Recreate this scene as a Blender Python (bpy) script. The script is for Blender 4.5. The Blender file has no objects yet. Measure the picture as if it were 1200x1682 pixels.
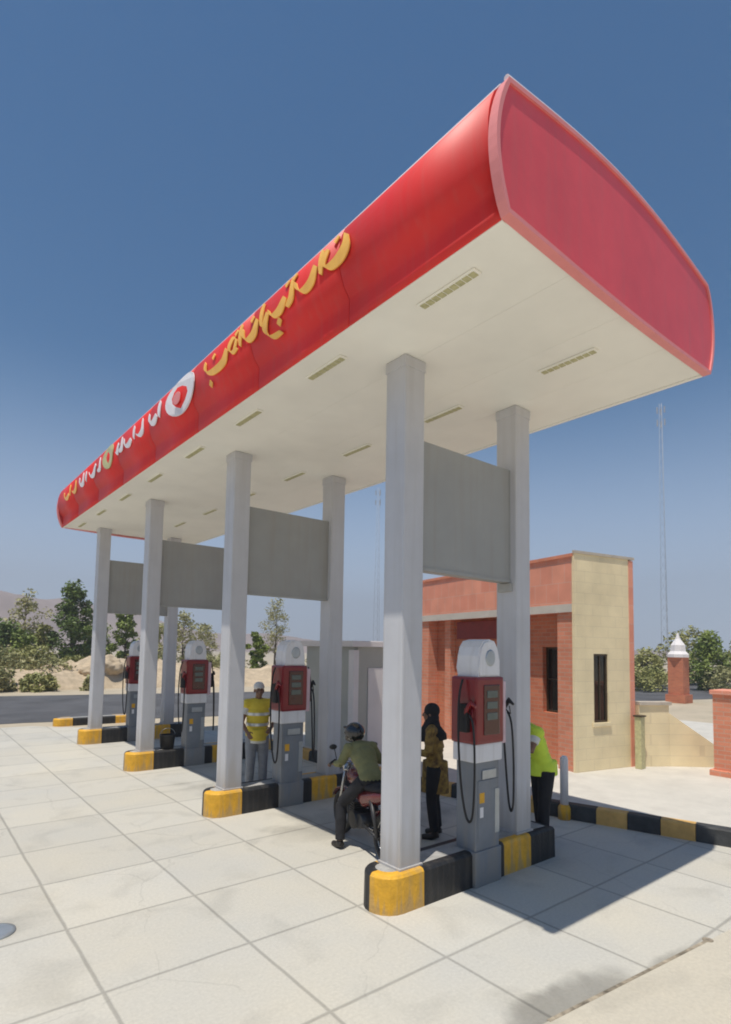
import bpy, bmesh, math, random
from mathutils import Vector, Matrix, noise
R = math.radians
PI = math.pi
SC = bpy.context.scene
COL = SC.collection

# ------------------------------------------------------------------ camera
cam_d = bpy.data.cameras.new('camera')
cam = bpy.data.objects.new('camera', cam_d)
COL.objects.link(cam)
YAW, PIT, ROL, FPX, CX, CY, CH = 0.676216, 0.0700978, 0.0172969, 935.502, 587.892, 1001.643, 2.30
f = Vector((math.sin(YAW)*math.cos(PIT), math.cos(YAW)*math.cos(PIT), math.sin(PIT)))
rt = Vector((math.cos(YAW), -math.sin(YAW), 0))
up = rt.cross(f)
c, s = math.cos(ROL), math.sin(ROL)
r0 = c*rt + s*up
r1 = -s*rt + c*up
cam.matrix_world = Matrix(((r0.x, r1.x, -f.x, 0), (r0.y, r1.y, -f.y, 0), (r0.z, r1.z, -f.z, CH), (0, 0, 0, 1)))
cam_d.sensor_fit = 'VERTICAL'
cam_d.sensor_height = 36
cam_d.lens = FPX/1682*36
cam_d.shift_x = (600-CX)/1682
cam_d.shift_y = (CY-841)/1682
cam_d.clip_start = 0.05
cam_d.clip_end = 5000
SC.camera = cam

# ------------------------------------------------------------------ light
SUN = Vector((-1.45, -0.62, 5.1)).normalized()
world = bpy.data.worlds.new('World')
SC.world = world
world.use_nodes = True
wn = world.node_tree
bg = wn.nodes['Background']
sky = wn.nodes.new('ShaderNodeTexSky')
sky.sky_type = 'NISHITA'
sky.sun_disc = False
sky.sun_elevation = math.asin(SUN.z)
sky.sun_rotation = math.atan2(SUN.x, SUN.y)
sky.altitude = 1200
sky.air_density = 1.0
sky.dust_density = 0.5
sky.ozone_density = 2.5
hs = wn.nodes.new('ShaderNodeHueSaturation')
hs.inputs['Saturation'].default_value = 1.40
hs.inputs['Hue'].default_value = 0.493
hs.inputs['Value'].default_value = 0.70
wn.links.new(sky.outputs[0], hs.inputs['Color'])
# pale dusty band low over the horizon
tcw = wn.nodes.new('ShaderNodeTexCoord')
spw = wn.nodes.new('ShaderNodeSeparateXYZ')
wn.links.new(tcw.outputs['Generated'], spw.inputs[0])
mrw = wn.nodes.new('ShaderNodeMapRange')
mrw.interpolation_type = 'SMOOTHSTEP'
mrw.inputs['From Min'].default_value = -0.02; mrw.inputs['From Max'].default_value = 0.46
mrw.inputs['To Min'].default_value = 0.88; mrw.inputs['To Max'].default_value = 0.0
wn.links.new(spw.outputs[2], mrw.inputs['Value'])
mxw = wn.nodes.new('ShaderNodeMix'); mxw.data_type = 'RGBA'
mxw.inputs['B'].default_value = (4.2, 5.05, 6.5, 1)
wn.links.new(mrw.outputs['Result'], mxw.inputs['Factor'])
wn.links.new(hs.outputs['Color'], mxw.inputs['A'])
wn.links.new(mxw.outputs['Result'], bg.inputs[0])
bg.inputs[1].default_value = 0.112
sl = bpy.data.lights.new('sun', 'SUN')
sl.energy = 3.85
sl.angle = R(0.5)
sl.color = (1.0, 0.945, 0.85)
so = bpy.data.objects.new('sun', sl)
COL.objects.link(so)
so.rotation_euler = SUN.to_track_quat('Z', 'Y').to_euler()
SC.view_settings.view_transform = 'Standard'
SC.view_settings.look = 'None'
SC.view_settings.gamma = 1
SC.view_settings.exposure = 0.30
SC.cycles.filter_width = 1.9

# ------------------------------------------------------------------ helpers
def lk(nt, a, b): nt.links.new(a, b)

def math_node(nt, op, a, b=None, c3=None):
    n = nt.nodes.new('ShaderNodeMath')
    n.operation = op
    for i, v in enumerate((a, b, c3)):
        if v is None: continue
        if isinstance(v, (int, float)): n.inputs[i].default_value = v
        else: lk(nt, v, n.inputs[i])
    return n.outputs[0]

def mat(name, col, rough=0.6, var=0.12, scale=6.0, bump=0.0, bscale=60.0, metal=0.0, spec=0.5, col2=None, coat=0.0, streak=0.0, dirt=None):
    m = bpy.data.materials.new(name)
    m.use_nodes = True
    nt = m.node_tree
    b = nt.nodes['Principled BSDF']
    tc = nt.nodes.new('ShaderNodeTexCoord')
    n = nt.nodes.new('ShaderNodeTexNoise')
    n.inputs['Scale'].default_value = scale
    n.inputs['Detail'].default_value = 6
    n.inputs['Roughness'].default_value = 0.62
    lk(nt, tc.outputs['Object'], n.inputs['Vector'])
    mr = nt.nodes.new('ShaderNodeMapRange')
    mr.inputs['From Min'].default_value = 0.3
    mr.inputs['From Max'].default_value = 0.7
    lk(nt, n.outputs['Fac'], mr.inputs['Value'])
    mx = nt.nodes.new('ShaderNodeMix')
    mx.data_type = 'RGBA'
    a = tuple(x*(1-var) for x in col)
    d = col2 if col2 else tuple(min(1, x*(1+var)) for x in col)
    mx.inputs['A'].default_value = (*a, 1)
    mx.inputs['B'].default_value = (*d, 1)
    lk(nt, mr.outputs['Result'], mx.inputs['Factor'])
    outc = mx.outputs['Result']
    if streak or dirt:
        # rain streaks and grime: noise stretched along the height, plus splash dirt near the foot
        mp = nt.nodes.new('ShaderNodeMapping'); mp.inputs['Scale'].default_value = (14, 14, 0.7)
        lk(nt, tc.outputs['Object'], mp.inputs['Vector'])
        ns = nt.nodes.new('ShaderNodeTexNoise'); ns.inputs['Scale'].default_value = 1.0; ns.inputs['Detail'].default_value = 5
        lk(nt, mp.outputs[0], ns.inputs['Vector'])
        ms = nt.nodes.new('ShaderNodeMapRange'); ms.inputs['From Min'].default_value = 0.48; ms.inputs['From Max'].default_value = 0.75; ms.inputs['To Max'].default_value = streak
        lk(nt, ns.outputs['Fac'], ms.inputs['Value'])
        fac = ms.outputs['Result']
        if dirt:
            sz = nt.nodes.new('ShaderNodeSeparateXYZ'); lk(nt, tc.outputs['Object'], sz.inputs[0])
            md_ = nt.nodes.new('ShaderNodeMapRange'); md_.interpolation_type = 'SMOOTHSTEP'
            md_.inputs['From Min'].default_value = dirt[0]; md_.inputs['From Max'].default_value = dirt[1]; md_.inputs['To Min'].default_value = 0.75; md_.inputs['To Max'].default_value = 0.0
            hz_ = math_node(nt, 'ADD', sz.outputs[2], math_node(nt, 'MULTIPLY', math_node(nt, 'SUBTRACT', ns.outputs['Fac'], 0.5), -1.2))
            lk(nt, hz_, md_.inputs['Value'])
            fac = math_node(nt, 'MAXIMUM', fac, math_node(nt, 'MULTIPLY', md_.outputs['Result'], 0.6))
        m2 = nt.nodes.new('ShaderNodeMix'); m2.data_type = 'RGBA'
        m2.inputs['B'].default_value = (0.30, 0.26, 0.20, 1)
        lk(nt, fac, m2.inputs['Factor']); lk(nt, outc, m2.inputs['A'])
        outc = m2.outputs['Result']
    lk(nt, outc, b.inputs['Base Color'])
    b.inputs['Roughness'].default_value = rough
    b.inputs['Metallic'].default_value = metal
    b.inputs['Specular IOR Level'].default_value = spec
    b.inputs['Coat Weight'].default_value = coat
    if bump:
        n2 = nt.nodes.new('ShaderNodeTexNoise')
        n2.inputs['Scale'].default_value = bscale
        n2.inputs['Detail'].default_value = 5
        lk(nt, tc.outputs['Object'], n2.inputs['Vector'])
        bp = nt.nodes.new('ShaderNodeBump')
        bp.inputs['Strength'].default_value = bump
        bp.inputs['Distance'].default_value = 0.02
        lk(nt, n2.outputs['Fac'], bp.inputs['Height'])
        lk(nt, bp.outputs['Normal'], b.inputs['Normal'])
    return m

def brick_mat(name, c1, c2, mortar, scale=1.0, bw=0.22, rh=0.075, ms=0.008, bump=0.4):
    m = bpy.data.materials.new(name)
    m.use_nodes = True
    nt = m.node_tree
    b = nt.nodes['Principled BSDF']
    tc = nt.nodes.new('ShaderNodeTexCoord')
    sp = nt.nodes.new('ShaderNodeSeparateXYZ')
    lk(nt, tc.outputs['Object'], sp.inputs[0])
    u = math_node(nt, 'ADD', sp.outputs[0], sp.outputs[1])
    cb = nt.nodes.new('ShaderNodeCombineXYZ')
    lk(nt, u, cb.inputs[0]); lk(nt, sp.outputs[2], cb.inputs[1])
    br = nt.nodes.new('ShaderNodeTexBrick')
    br.inputs['Scale'].default_value = scale
    br.inputs['Brick Width'].default_value = bw
    br.inputs['Row Height'].default_value = rh
    br.inputs['Mortar Size'].default_value = ms
    br.inputs['Color1'].default_value = (*c1, 1)
    br.inputs['Color2'].default_value = (*c2, 1)
    br.inputs['Mortar'].default_value = (*mortar, 1)
    lk(nt, cb.outputs[0], br.inputs['Vector'])
    n = nt.nodes.new('ShaderNodeTexNoise')
    n.inputs['Scale'].default_value = 2.2
    n.inputs['Detail'].default_value = 8
    lk(nt, tc.outputs['Object'], n.inputs['Vector'])
    mr = nt.nodes.new('ShaderNodeMapRange')
    mr.inputs['To Min'].default_value = 0.75
    mr.inputs['To Max'].default_value = 1.2
    lk(nt, n.outputs['Fac'], mr.inputs['Value'])
    hs = nt.nodes.new('ShaderNodeHueSaturation')
    lk(nt, br.outputs['Color'], hs.inputs['Color'])
    lk(nt, mr.outputs['Result'], hs.inputs['Value'])
    lk(nt, hs.outputs['Color'], b.inputs['Base Color'])
    b.inputs['Roughness'].default_value = 0.85
    bp = nt.nodes.new('ShaderNodeBump')
    bp.inputs['Strength'].default_value = bump
    bp.inputs['Distance'].default_value = 0.01
    bp.invert = True
    lk(nt, br.outputs['Fac'], bp.inputs['Height'])
    lk(nt, bp.outputs['Normal'], b.inputs['Normal'])
    return m

class MB:
    """collects shapes and links them as one mesh object"""
    def __init__(self): self.bm = bmesh.new(); self.mi = 0
    def face(self, vs, smooth=False):
        try:
            fc = self.bm.faces.new(vs)
            fc.material_index = self.mi; fc.smooth = smooth
            return fc
        except ValueError: return None
    def box(self, x0, x1, y0, y1, z0, z1, bev=0.0):
        v = [self.bm.verts.new(p) for p in ((x0,y0,z0),(x1,y0,z0),(x1,y1,z0),(x0,y1,z0),(x0,y0,z1),(x1,y0,z1),(x1,y1,z1),(x0,y1,z1))]
        fs = [self.face([v[i] for i in q]) for q in ((3,2,1,0),(4,5,6,7),(0,1,5,4),(1,2,6,5),(2,3,7,6),(3,0,4,7))]
        if bev:
            es = list({e for fc in fs for e in fc.edges})
            r = bmesh.ops.bevel(self.bm, geom=es, offset=bev, segments=2, affect='EDGES', profile=0.6, clamp_overlap=True)
            for fc in r['faces']: fc.material_index = self.mi
        return self
    def tube(self, pts, rad, n=10, cap=True, smooth=True, flat=1.0, upv=None):
        pts = [Vector(p) for p in pts]
        rr = rad if isinstance(rad, (list, tuple)) else [rad]*len(pts)
        rings = []
        prev = None
        for i, p in enumerate(pts):
            t = (pts[min(i+1, len(pts)-1)]-pts[max(i-1, 0)]).normalized()
            if prev is None:
                a = Vector(upv) if upv else (Vector((0,0,1)) if abs(t.z) < 0.9 else Vector((1,0,0)))
            else: a = prev
            u = (a-t*a.dot(t)).normalized()
            prev = u
            w = t.cross(u)
            rings.append([self.bm.verts.new(p+(u*math.cos(k*2*PI/n)*flat+w*math.sin(k*2*PI/n))*rr[i]) for k in range(n)])
        for a, b in zip(rings, rings[1:]):
            for k in range(n): self.face([a[k], a[(k+1)%n], b[(k+1)%n], b[k]], smooth)
        if cap:
            self.face(rings[0][::-1]); self.face(rings[-1])
        return self
    def lathe(self, prof, cx=0, cy=0, cz=0, n=24, smooth=True, mtx=None):
        rings = []
        for r_, z in prof:
            ring = []
            for k in range(n):
                p = Vector((r_*math.cos(2*PI*k/n), r_*math.sin(2*PI*k/n), z))
                if mtx: p = mtx @ p
                ring.append(self.bm.verts.new(p+Vector((cx,cy,cz))))
            rings.append(ring)
        for a, b in zip(rings, rings[1:]):
            for k in range(n): self.face([a[k], a[(k+1)%n], b[(k+1)%n], b[k]], smooth)
        self.face(rings[0][::-1]); self.face(rings[-1])
        return self
    def ell(self, c_, rx, ry, rz, mtx=None, seg=20, rings=14):
        M = Matrix.Translation(Vector(c_)) @ (mtx.to_4x4() if mtx else Matrix.Identity(4)) @ Matrix.Diagonal((rx, ry, rz, 1))
        r = bmesh.ops.create_uvsphere(self.bm, u_segments=seg, v_segments=rings, radius=1, matrix=M)
        for v in r['verts']:
            for fc in v.link_faces: fc.material_index = self.mi; fc.smooth = True
        return self
    def prism(self, poly, axis, a0, a1, smooth=False):
        """poly in the two remaining axes, swept from a0 to a1 along axis"""
        def P(p, a):
            if axis == 'y': return (p[0], a, p[1])
            if axis == 'x': return (a, p[0], p[1])
            return (p[0], p[1], a)
        A = [self.bm.verts.new(P(p, a0)) for p in poly]
        B = [self.bm.verts.new(P(p, a1)) for p in poly]
        n = len(poly)
        for k in range(n): self.face([A[k], A[(k+1)%n], B[(k+1)%n], B[k]], smooth)
        self.face(A[::-1]); self.face(B)
        return self
    def build(self, name, m, parent=None, fix=True):
        if fix: bmesh.ops.recalc_face_normals(self.bm, faces=self.bm.faces)
        me = bpy.data.meshes.new(name)
        self.bm.to_mesh(me); self.bm.free()
        for x in (m if isinstance(m, (list, tuple)) else [m]): me.materials.append(x)
        o = bpy.data.objects.new(name, me)
        COL.objects.link(o)
        if parent: o.parent = parent
        return o

def tag(o, label=None, cat=None, group=None, kind=None):
    if label: o['label'] = label
    if cat: o['category'] = cat
    if group: o['group'] = group
    if kind: o['kind'] = kind
    return o

def empty(name, loc, label=None, cat=None, group=None, rz=0):
    o = bpy.data.objects.new(name, None)
    COL.objects.link(o)
    o.location = loc; o.rotation_euler = (0, 0, rz)
    o.empty_display_size = 0.2
    return tag(o, label, cat, group)

def copy_tree(o, parent=None):
    c_ = o.copy()
    COL.objects.link(c_)
    c_.parent = parent
    for ch in list(o.children): copy_tree(ch, c_)
    return c_

# ------------------------------------------------------------------ materials
M = {}
M['red'] = mat('red panel paint', (0.80, 0.024, 0.017), 0.55, 0.05, 1.2, streak=0.09)
M['red_end'] = mat('red end panel paint', (0.80, 0.085, 0.09), 0.45, 0.10, 1.5, coat=0.2, streak=0.10)
M['trim'] = mat('pale aluminium trim', (0.74, 0.66, 0.69), 0.45, 0.03)
M['redtrim'] = mat('pale red trim', (0.80, 0.27, 0.26), 0.5, 0.05)
M['soffit'] = mat('cream metal ceiling sheet', (0.92, 0.90, 0.82), 0.5, 0.05, 1.3, bump=0.05, bscale=3)
M['soffit_dark'] = mat('olive light louvre', (0.50, 0.47, 0.26), 0.5, 0.2, 20)
M['gold'] = mat('gold sign lettering', (0.95, 0.50, 0.09), 0.4, 0.10, 8)
M['white_sign'] = mat('white sign acrylic', (0.80, 0.76, 0.76), 0.35, 0.05)
M['green_sign'] = mat('pale green gold sign', (0.50, 0.47, 0.22), 0.4, 0.1)
M['column'] = mat('pale grey painted steel', (0.53, 0.53, 0.55), 0.45, 0.06, 2.0, bump=0.06, bscale=14, streak=0.16, dirt=(0.3, 0.95))
M['panel'] = mat('grey infill sheet', (0.33, 0.33, 0.315), 0.5, 0.05, 2.4, streak=0.3)
M['collar'] = mat('brown grey collar', (0.40, 0.39, 0.36), 0.55, 0.1)
M['yellow'] = mat('yellow kerb paint', (0.72, 0.38, 0.025), 0.6, 0.18, 7, bump=0.3, bscale=40, streak=0.45, dirt=(0.0, 0.16))
M['black'] = mat('black kerb paint', (0.014, 0.014, 0.015), 0.55, 0.4, 7, bump=0.3, bscale=40, streak=0.12)
M['yellow_faded'] = mat('faded yellow kerb paint', (0.60, 0.36, 0.11), 0.7, 0.16, 7, bump=0.25, bscale=40)
M['black_faded'] = mat('faded black kerb paint', (0.04, 0.042, 0.043), 0.7, 0.4, 7, bump=0.25, bscale=40)
M['island_top'] = mat('worn cement island top', (0.34, 0.33, 0.31), 0.85, 0.2, 8, bump=0.3)
M['pump_white'] = mat('white pump enamel', (0.74, 0.73, 0.74), 0.35, 0.05, 5, streak=0.25)
M['pump_red'] = mat('dark red pump enamel', (0.20, 0.004, 0.008), 0.35, 0.15, 5, coat=0.3)
M['pump_red2'] = mat('deep maroon glass', (0.055, 0.002, 0.003), 0.15, 0.15, 5, coat=0.4)
M['pump_pink'] = mat('faded pink side sheet', (0.66, 0.48, 0.52), 0.4, 0.1, 5)
M['pump_grey'] = mat('blue grey pump body', (0.19, 0.21, 0.235), 0.45, 0.12, 4, streak=0.25, dirt=(0.0, 0.5))
M['pump_steel'] = mat('brushed steel', (0.42, 0.45, 0.47), 0.35, 0.1, 9, metal=0.6)
M['rubber'] = mat('black rubber', (0.012, 0.012, 0.013), 0.6, 0.3, 20)
M['screen'] = mat('dull display glass', (0.10, 0.13, 0.12), 0.12, 0.2, 6)
M['cream_wall'] = brick_mat('cream stone blocks', (0.84, 0.71, 0.45), (0.81, 0.68, 0.43), (0.74, 0.62, 0.40), bw=0.4, rh=0.2, ms=0.006, bump=0.25)
M['brick'] = brick_mat('salmon brick', (0.70, 0.27, 0.165), (0.60, 0.22, 0.13), (0.56, 0.34, 0.25), ms=0.007, bump=0.3)
M['brick_pale'] = brick_mat('pale pink fascia tile', (0.78, 0.34, 0.23), (0.71, 0.28, 0.19), (0.70, 0.40, 0.31), bw=0.3, rh=0.36, ms=0.006, bump=0.2)
M['brick_red'] = brick_mat('orange red brick', (0.58, 0.195, 0.10), (0.48, 0.15, 0.08), (0.46, 0.24, 0.16), ms=0.007, bump=0.3)
M['coping'] = mat('stone coping', (0.50, 0.44, 0.36), 0.8, 0.12, 5, bump=0.2)
M['pale_wall'] = mat('pale grey render', (0.46, 0.46, 0.42), 0.85, 0.08, 1.5, bump=0.15)
M['white_wall'] = mat('white render', (0.74, 0.70, 0.69), 0.8, 0.06, 2, bump=0.1)
M['glass'] = mat('dark window glass', (0.015, 0.017, 0.016), 0.08, 0.3, 3, spec=0.6)
M['frame'] = mat('dark bronze frame', (0.05, 0.035, 0.02), 0.45, 0.2, 8)
M['shade_red'] = mat('dark red shade board', (0.20, 0.02, 0.015), 0.5, 0.15, 6)  # stands for the shade under the kiosk fascia
M['asphalt'] = mat('asphalt', (0.085, 0.085, 0.09), 0.9, 0.35, 0.5, bump=0.4, bscale=80)
M['pave'] = mat('pale pavement', (0.55, 0.52, 0.46), 0.85, 0.09, 3, bump=0.2)
M['hill'] = mat('dusty hill', (0.30, 0.235, 0.21), 0.95, 0.22, 0.02, bump=0.5, bscale=0.1)
M['rock'] = mat('sandy rock', (0.48, 0.38, 0.26), 0.95, 0.25, 2.5, bump=0.6, bscale=9)
M['bark'] = mat('bark', (0.10, 0.075, 0.05), 0.95, 0.3, 8, bump=0.8, bscale=30)
M['mast'] = mat('galvanised mast', (0.36, 0.38, 0.42), 0.6, 0.1)

def leaf_mat(name, c1, c2, scale=0.9):
    m = mat(name, c1, 0.6, 0.0, scale, col2=c2)
    b = m.node_tree.nodes['Principled BSDF']
    b.inputs['Subsurface Weight'].default_value = 0
    b.inputs['Transmission Weight'].default_value = 0
    return m
M['leaf_dark'] = leaf_mat('dark green leaves', (0.045, 0.08, 0.010), (0.16, 0.22, 0.04))
M['leaf_mid'] = leaf_mat('green leaves', (0.08, 0.13, 0.018), (0.26, 0.31, 0.06))
M['leaf_pale'] = leaf_mat('dry pale leaves', (0.20, 0.21, 0.08), (0.42, 0.38, 0.17))
M['leaf_olive'] = leaf_mat('olive leaves', (0.17, 0.19, 0.05), (0.42, 0.39, 0.14))

def ground_mat(name, base, base2, joints=True):
    m = bpy.data.materials.new(name)
    m.use_nodes = True
    nt = m.node_tree
    b = nt.nodes['Principled BSDF']
    tc = nt.nodes.new('ShaderNodeTexCoord')
    sp = nt.nodes.new('ShaderNodeSeparateXYZ')
    wob = nt.nodes.new('ShaderNodeTexNoise')
    wob.inputs['Scale'].default_value = 2.0
    lk(nt, tc.outputs['Object'], wob.inputs['Vector'])
    lk(nt, tc.outputs['Object'], sp.inputs[0])
    n1 = nt.nodes.new('ShaderNodeTexNoise'); n1.inputs['Scale'].default_value = 0.55; n1.inputs['Detail'].default_value = 9; n1.inputs['Roughness'].default_value = 0.6
    n2 = nt.nodes.new('ShaderNodeTexNoise'); n2.inputs['Scale'].default_value = 38; n2.inputs['Detail'].default_value = 6; n2.inputs['Roughness'].default_value = 0.7
    n3 = nt.nodes.new('ShaderNodeTexNoise'); n3.inputs['Scale'].default_value = 1.7; n3.inputs['Detail'].default_value = 7; n3.inputs['Distortion'].default_value = 0.6
    for n in (n1, n2, n3): lk(nt, tc.outputs['Object'], n.inputs['Vector'])
    mx = nt.nodes.new('ShaderNodeMix'); mx.data_type = 'RGBA'
    mx.inputs['A'].default_value = (*base, 1); mx.inputs['B'].default_value = (*base2, 1)
    mr = nt.nodes.new('ShaderNodeMapRange'); mr.inputs['From Min'].default_value = 0.35; mr.inputs['From Max'].default_value = 0.65
    lk(nt, n1.outputs['Fac'], mr.inputs['Value']); lk(nt, mr.outputs['Result'], mx.inputs['Factor'])
    # tone = fine grain * soft stains
    g = nt.nodes.new('ShaderNodeMapRange'); g.inputs['From Min'].default_value = 0.3; g.inputs['From Max'].default_value = 0.7; g.inputs['To Min'].default_value = 0.90; g.inputs['To Max'].default_value = 1.08
    lk(nt, n2.outputs['Fac'], g.inputs['Value'])
    st = nt.nodes.new('ShaderNodeMapRange'); st.inputs['From Min'].default_value = 0.30; st.inputs['From Max'].default_value = 0.46; st.inputs['To Min'].default_value = 0.88; st.inputs['To Max'].default_value = 1.0
    lk(nt, n3.outputs['Fac'], st.inputs['Value'])
    tone = math_node(nt, 'MULTIPLY', g.outputs['Result'], st.outputs['Result'])
    height = n2.outputs['Fac']
    if joints:
        wv = math_node(nt, 'MULTIPLY', math_node(nt, 'SUBTRACT', wob.outputs['Fac'], 0.5), 0.02)
        def grid(coord, off, pitch):
            q = math_node(nt, 'DIVIDE', math_node(nt, 'SUBTRACT', math_node(nt, 'ADD', coord, wv), off), pitch)
            fr = math_node(nt, 'FRACT', q)
            d = math_node(nt, 'MULTIPLY', math_node(nt, 'MINIMUM', fr, math_node(nt, 'SUBTRACT', 1.0, fr)), pitch)
            return d, math_node(nt, 'FLOOR', q)
        dx, ix = grid(sp.outputs[0], 1.19, 1.08)
        dy, iy = grid(sp.outputs[1], 0.90, 1.07)
        d = math_node(nt, 'MINIMUM', dx, dy)
        jm = nt.nodes.new('ShaderNodeMapRange')
        jm.interpolation_type = 'SMOOTHSTEP'
        jm.inputs['From Min'].default_value = 0.005; jm.inputs['From Max'].default_value = 0.021
        jm.inputs['To Min'].default_value = 0.66; jm.inputs['To Max'].default_value = 1.0
        lk(nt, d, jm.inputs['Value'])
        cb = nt.nodes.new('ShaderNodeCombineXYZ')
        lk(nt, ix, cb.inputs[0]); lk(nt, iy, cb.inputs[1])
        wnn = nt.nodes.new('ShaderNodeTexWhiteNoise')
        wnn.noise_dimensions = '2D'
        lk(nt, cb.outputs[0], wnn.inputs['Vector'])
        sv = nt.nodes.new('ShaderNodeMapRange'); sv.inputs['To Min'].default_value = 0.94; sv.inputs['To Max'].default_value = 1.04
        lk(nt, wnn.outputs['Value'], sv.inputs['Value'])
        tone = math_node(nt, 'MULTIPLY', math_node(nt, 'MULTIPLY', tone, jm.outputs['Result']), sv.outputs['Result'])
        height = math_node(nt, 'ADD', math_node(nt, 'MULTIPLY', n2.outputs['Fac'], 0.12), jm.outputs['Result'])
    if joints:
        # hairline cracks
        vor = nt.nodes.new('ShaderNodeTexVoronoi'); vor.feature = 'DISTANCE_TO_EDGE'; vor.inputs['Scale'].default_value = 0.42
        wv3 = nt.nodes.new('ShaderNodeVectorMath'); wv3.operation = 'ADD'
        sc3 = nt.nodes.new('ShaderNodeVectorMath'); sc3.operation = 'SCALE'; sc3.inputs['Scale'].default_value = 0.35
        lk(nt, n3.outputs['Color'], sc3.inputs[0]); lk(nt, tc.outputs['Object'], wv3.inputs[0]); lk(nt, sc3.outputs[0], wv3.inputs[1])
        lk(nt, wv3.outputs[0], vor.inputs['Vector'])
        ck = nt.nodes.new('ShaderNodeMapRange'); ck.inputs['From Max'].default_value = 0.0045; ck.inputs['To Min'].default_value = 0.87; ck.inputs['To Max'].default_value = 1.0
        lk(nt, vor.outputs['Distance'], ck.inputs['Value'])
        gate = nt.nodes.new('ShaderNodeMapRange'); gate.inputs['From Min'].default_value = 0.47; gate.inputs['From Max'].default_value = 0.53; gate.inputs['To Min'].default_value = 1.0; gate.inputs['To Max'].default_value = 0.0
        lk(nt, n1.outputs['Fac'], gate.inputs['Value'])
        tone = math_node(nt, 'MULTIPLY', tone, math_node(nt, 'MAXIMUM', ck.outputs['Result'], gate.outputs['Result']))
        # spilt oil marks near the drain and on the slabs
        for (ox, oy, sx_, sy_, amt) in ((3.55, 2.15, 0.75, 0.22, 0.42), (4.75, 1.98, 0.5, 0.10, 0.35), (2.9, 1.7, 0.5, 0.3, 0.2), (0.6, 5.5, 0.6, 0.25, 0.25), (5.0, 6.0, 1.6, 0.8, 0.25), (4.8, 9.0, 1.4, 0.9, 0.22)):
            ex = math_node(nt, 'DIVIDE', math_node(nt, 'SUBTRACT', sp.outputs[0], ox), sx_)
            ey = math_node(nt, 'DIVIDE', math_node(nt, 'SUBTRACT', sp.outputs[1], oy), sy_)
            dd = math_node(nt, 'ADD', math_node(nt, 'MULTIPLY', ex, ex), math_node(nt, 'MULTIPLY', ey, ey))
            dd = math_node(nt, 'ADD', dd, math_node(nt, 'MULTIPLY', math_node(nt, 'SUBTRACT', n3.outputs['Fac'], 0.5), 3.5))
            sm = nt.nodes.new('ShaderNodeMapRange'); sm.interpolation_type = 'SMOOTHSTEP'
            sm.inputs['From Min'].default_value = 0.0; sm.inputs['From Max'].default_value = 1.2
            sm.inputs['To Min'].default_value = 1-amt; sm.inputs['To Max'].default_value = 1.0
            lk(nt, dd, sm.inputs['Value'])
            tone = math_node(nt, 'MULTIPLY', tone, sm.outputs['Result'])
    hs = nt.nodes.new('ShaderNodeHueSaturation')
    lk(nt, mx.outputs['Result'], hs.inputs['Color']); lk(nt, tone, hs.inputs['Value'])
    lk(nt, hs.outputs['Color'], b.inputs['Base Color'])
    b.inputs['Roughness'].default_value = 0.82
    bp = nt.nodes.new('ShaderNodeBump'); bp.inputs['Strength'].default_value = 0.5; bp.inputs['Distance'].default_value = 0.01
    lk(nt, height, bp.inputs['Height']); lk(nt, bp.outputs['Normal'], b.inputs['Normal'])
    return m
M['concrete'] = ground_mat('concrete slabs', (0.54, 0.505, 0.425), (0.49, 0.475, 0.43))
M['apron'] = ground_mat('old paving', (0.56, 0.505, 0.40), (0.50, 0.46, 0.38), False)
M['sand'] = ground_mat('dusty ground', (0.50, 0.42, 0.31), (0.42, 0.36, 0.26), False)

# ------------------------------------------------------------------ setting
def sheet(name, pts, z, m):
    b = MB()
    b.face([b.bm.verts.new((x, y, z)) for x, y in pts])
    return tag(b.build(name, m), kind='structure')
sheet('ground', [(-2500,-2500),(2500,-2500),(2500,2500),(-2500,2500)], -0.004, M['sand'])
sheet('forecourt', [(-14,-8),(9.6,-8),(9.6,12.5),(3.0,18.4),(-14,18.4)], 0.0, M['concrete'])
# the road beyond passes behind the building from left to right
sheet('road', [(-60, 19.6),(3, 19.2),(30, 13.0),(70, 3.5),(73,14.0),(33,23.0),(3,29.5),(-60,30)], 0.004, M['asphalt'])

sheet('apron', [(2.9, 2.18), (5.24, 1.925), (8.6, 1.56), (8.6, -3.5), (2.9, -3.5)], 0.005, M['apron'])
# raised pavement with painted kerb on the right
KL = [(6.7, 12.2), (6.75, 6.9), (7.38, 4.48), (7.95, 2.62), (8.55, 0.6)]
b = MB()
b.prism([(x+0.17, y+0.02) for x, y in KL]+[(20, -1.0), (20, 12.2)], 'z', 0.0, 0.195)
tag(b.build('pavement', M['pave']), kind='structure')
kerb = empty('painted_kerb', (7.36, 4.62, 0), 'low black and yellow striped kerb edging the pale pavement at right', 'kerb')
def kerb_run(pts, seg, lift=0.2, w=0.17):
    b = MB(); on = 0
    cur = Vector((*pts[0], 0)); acc = 0
    for a, c_ in zip(pts, pts[1:]):
        a = Vector((*a, 0)); c_ = Vector((*c_, 0)); L = (c_-a).length; t = (c_-a)/L; nrm = Vector((-t.y, t.x, 0))
        if nrm.x < 0: nrm = -nrm
        k = max(1, round(L/seg)); ds = L/k; on = 0
        for i in range(k):
            p = a+t*ds*i; q = a+t*(ds*(i+1)-0.006)
            b.mi = on % 2; on += 1
            prof = [(0, 0), (0.012, lift-0.02), (0.03, lift), (w, lift), (w, 0)]
            A = [b.bm.verts.new(p+nrm*u+Vector((0,0,z))) for u, z in prof]
            B = [b.bm.verts.new(q+nrm*u+Vector((0,0,z))) for u, z in prof]
            for j in range(5): b.face([A[j], A[(j+1)%5], B[(j+1)%5], B[j]])
            b.face(A[::-1]); b.face(B)
    return b
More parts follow.
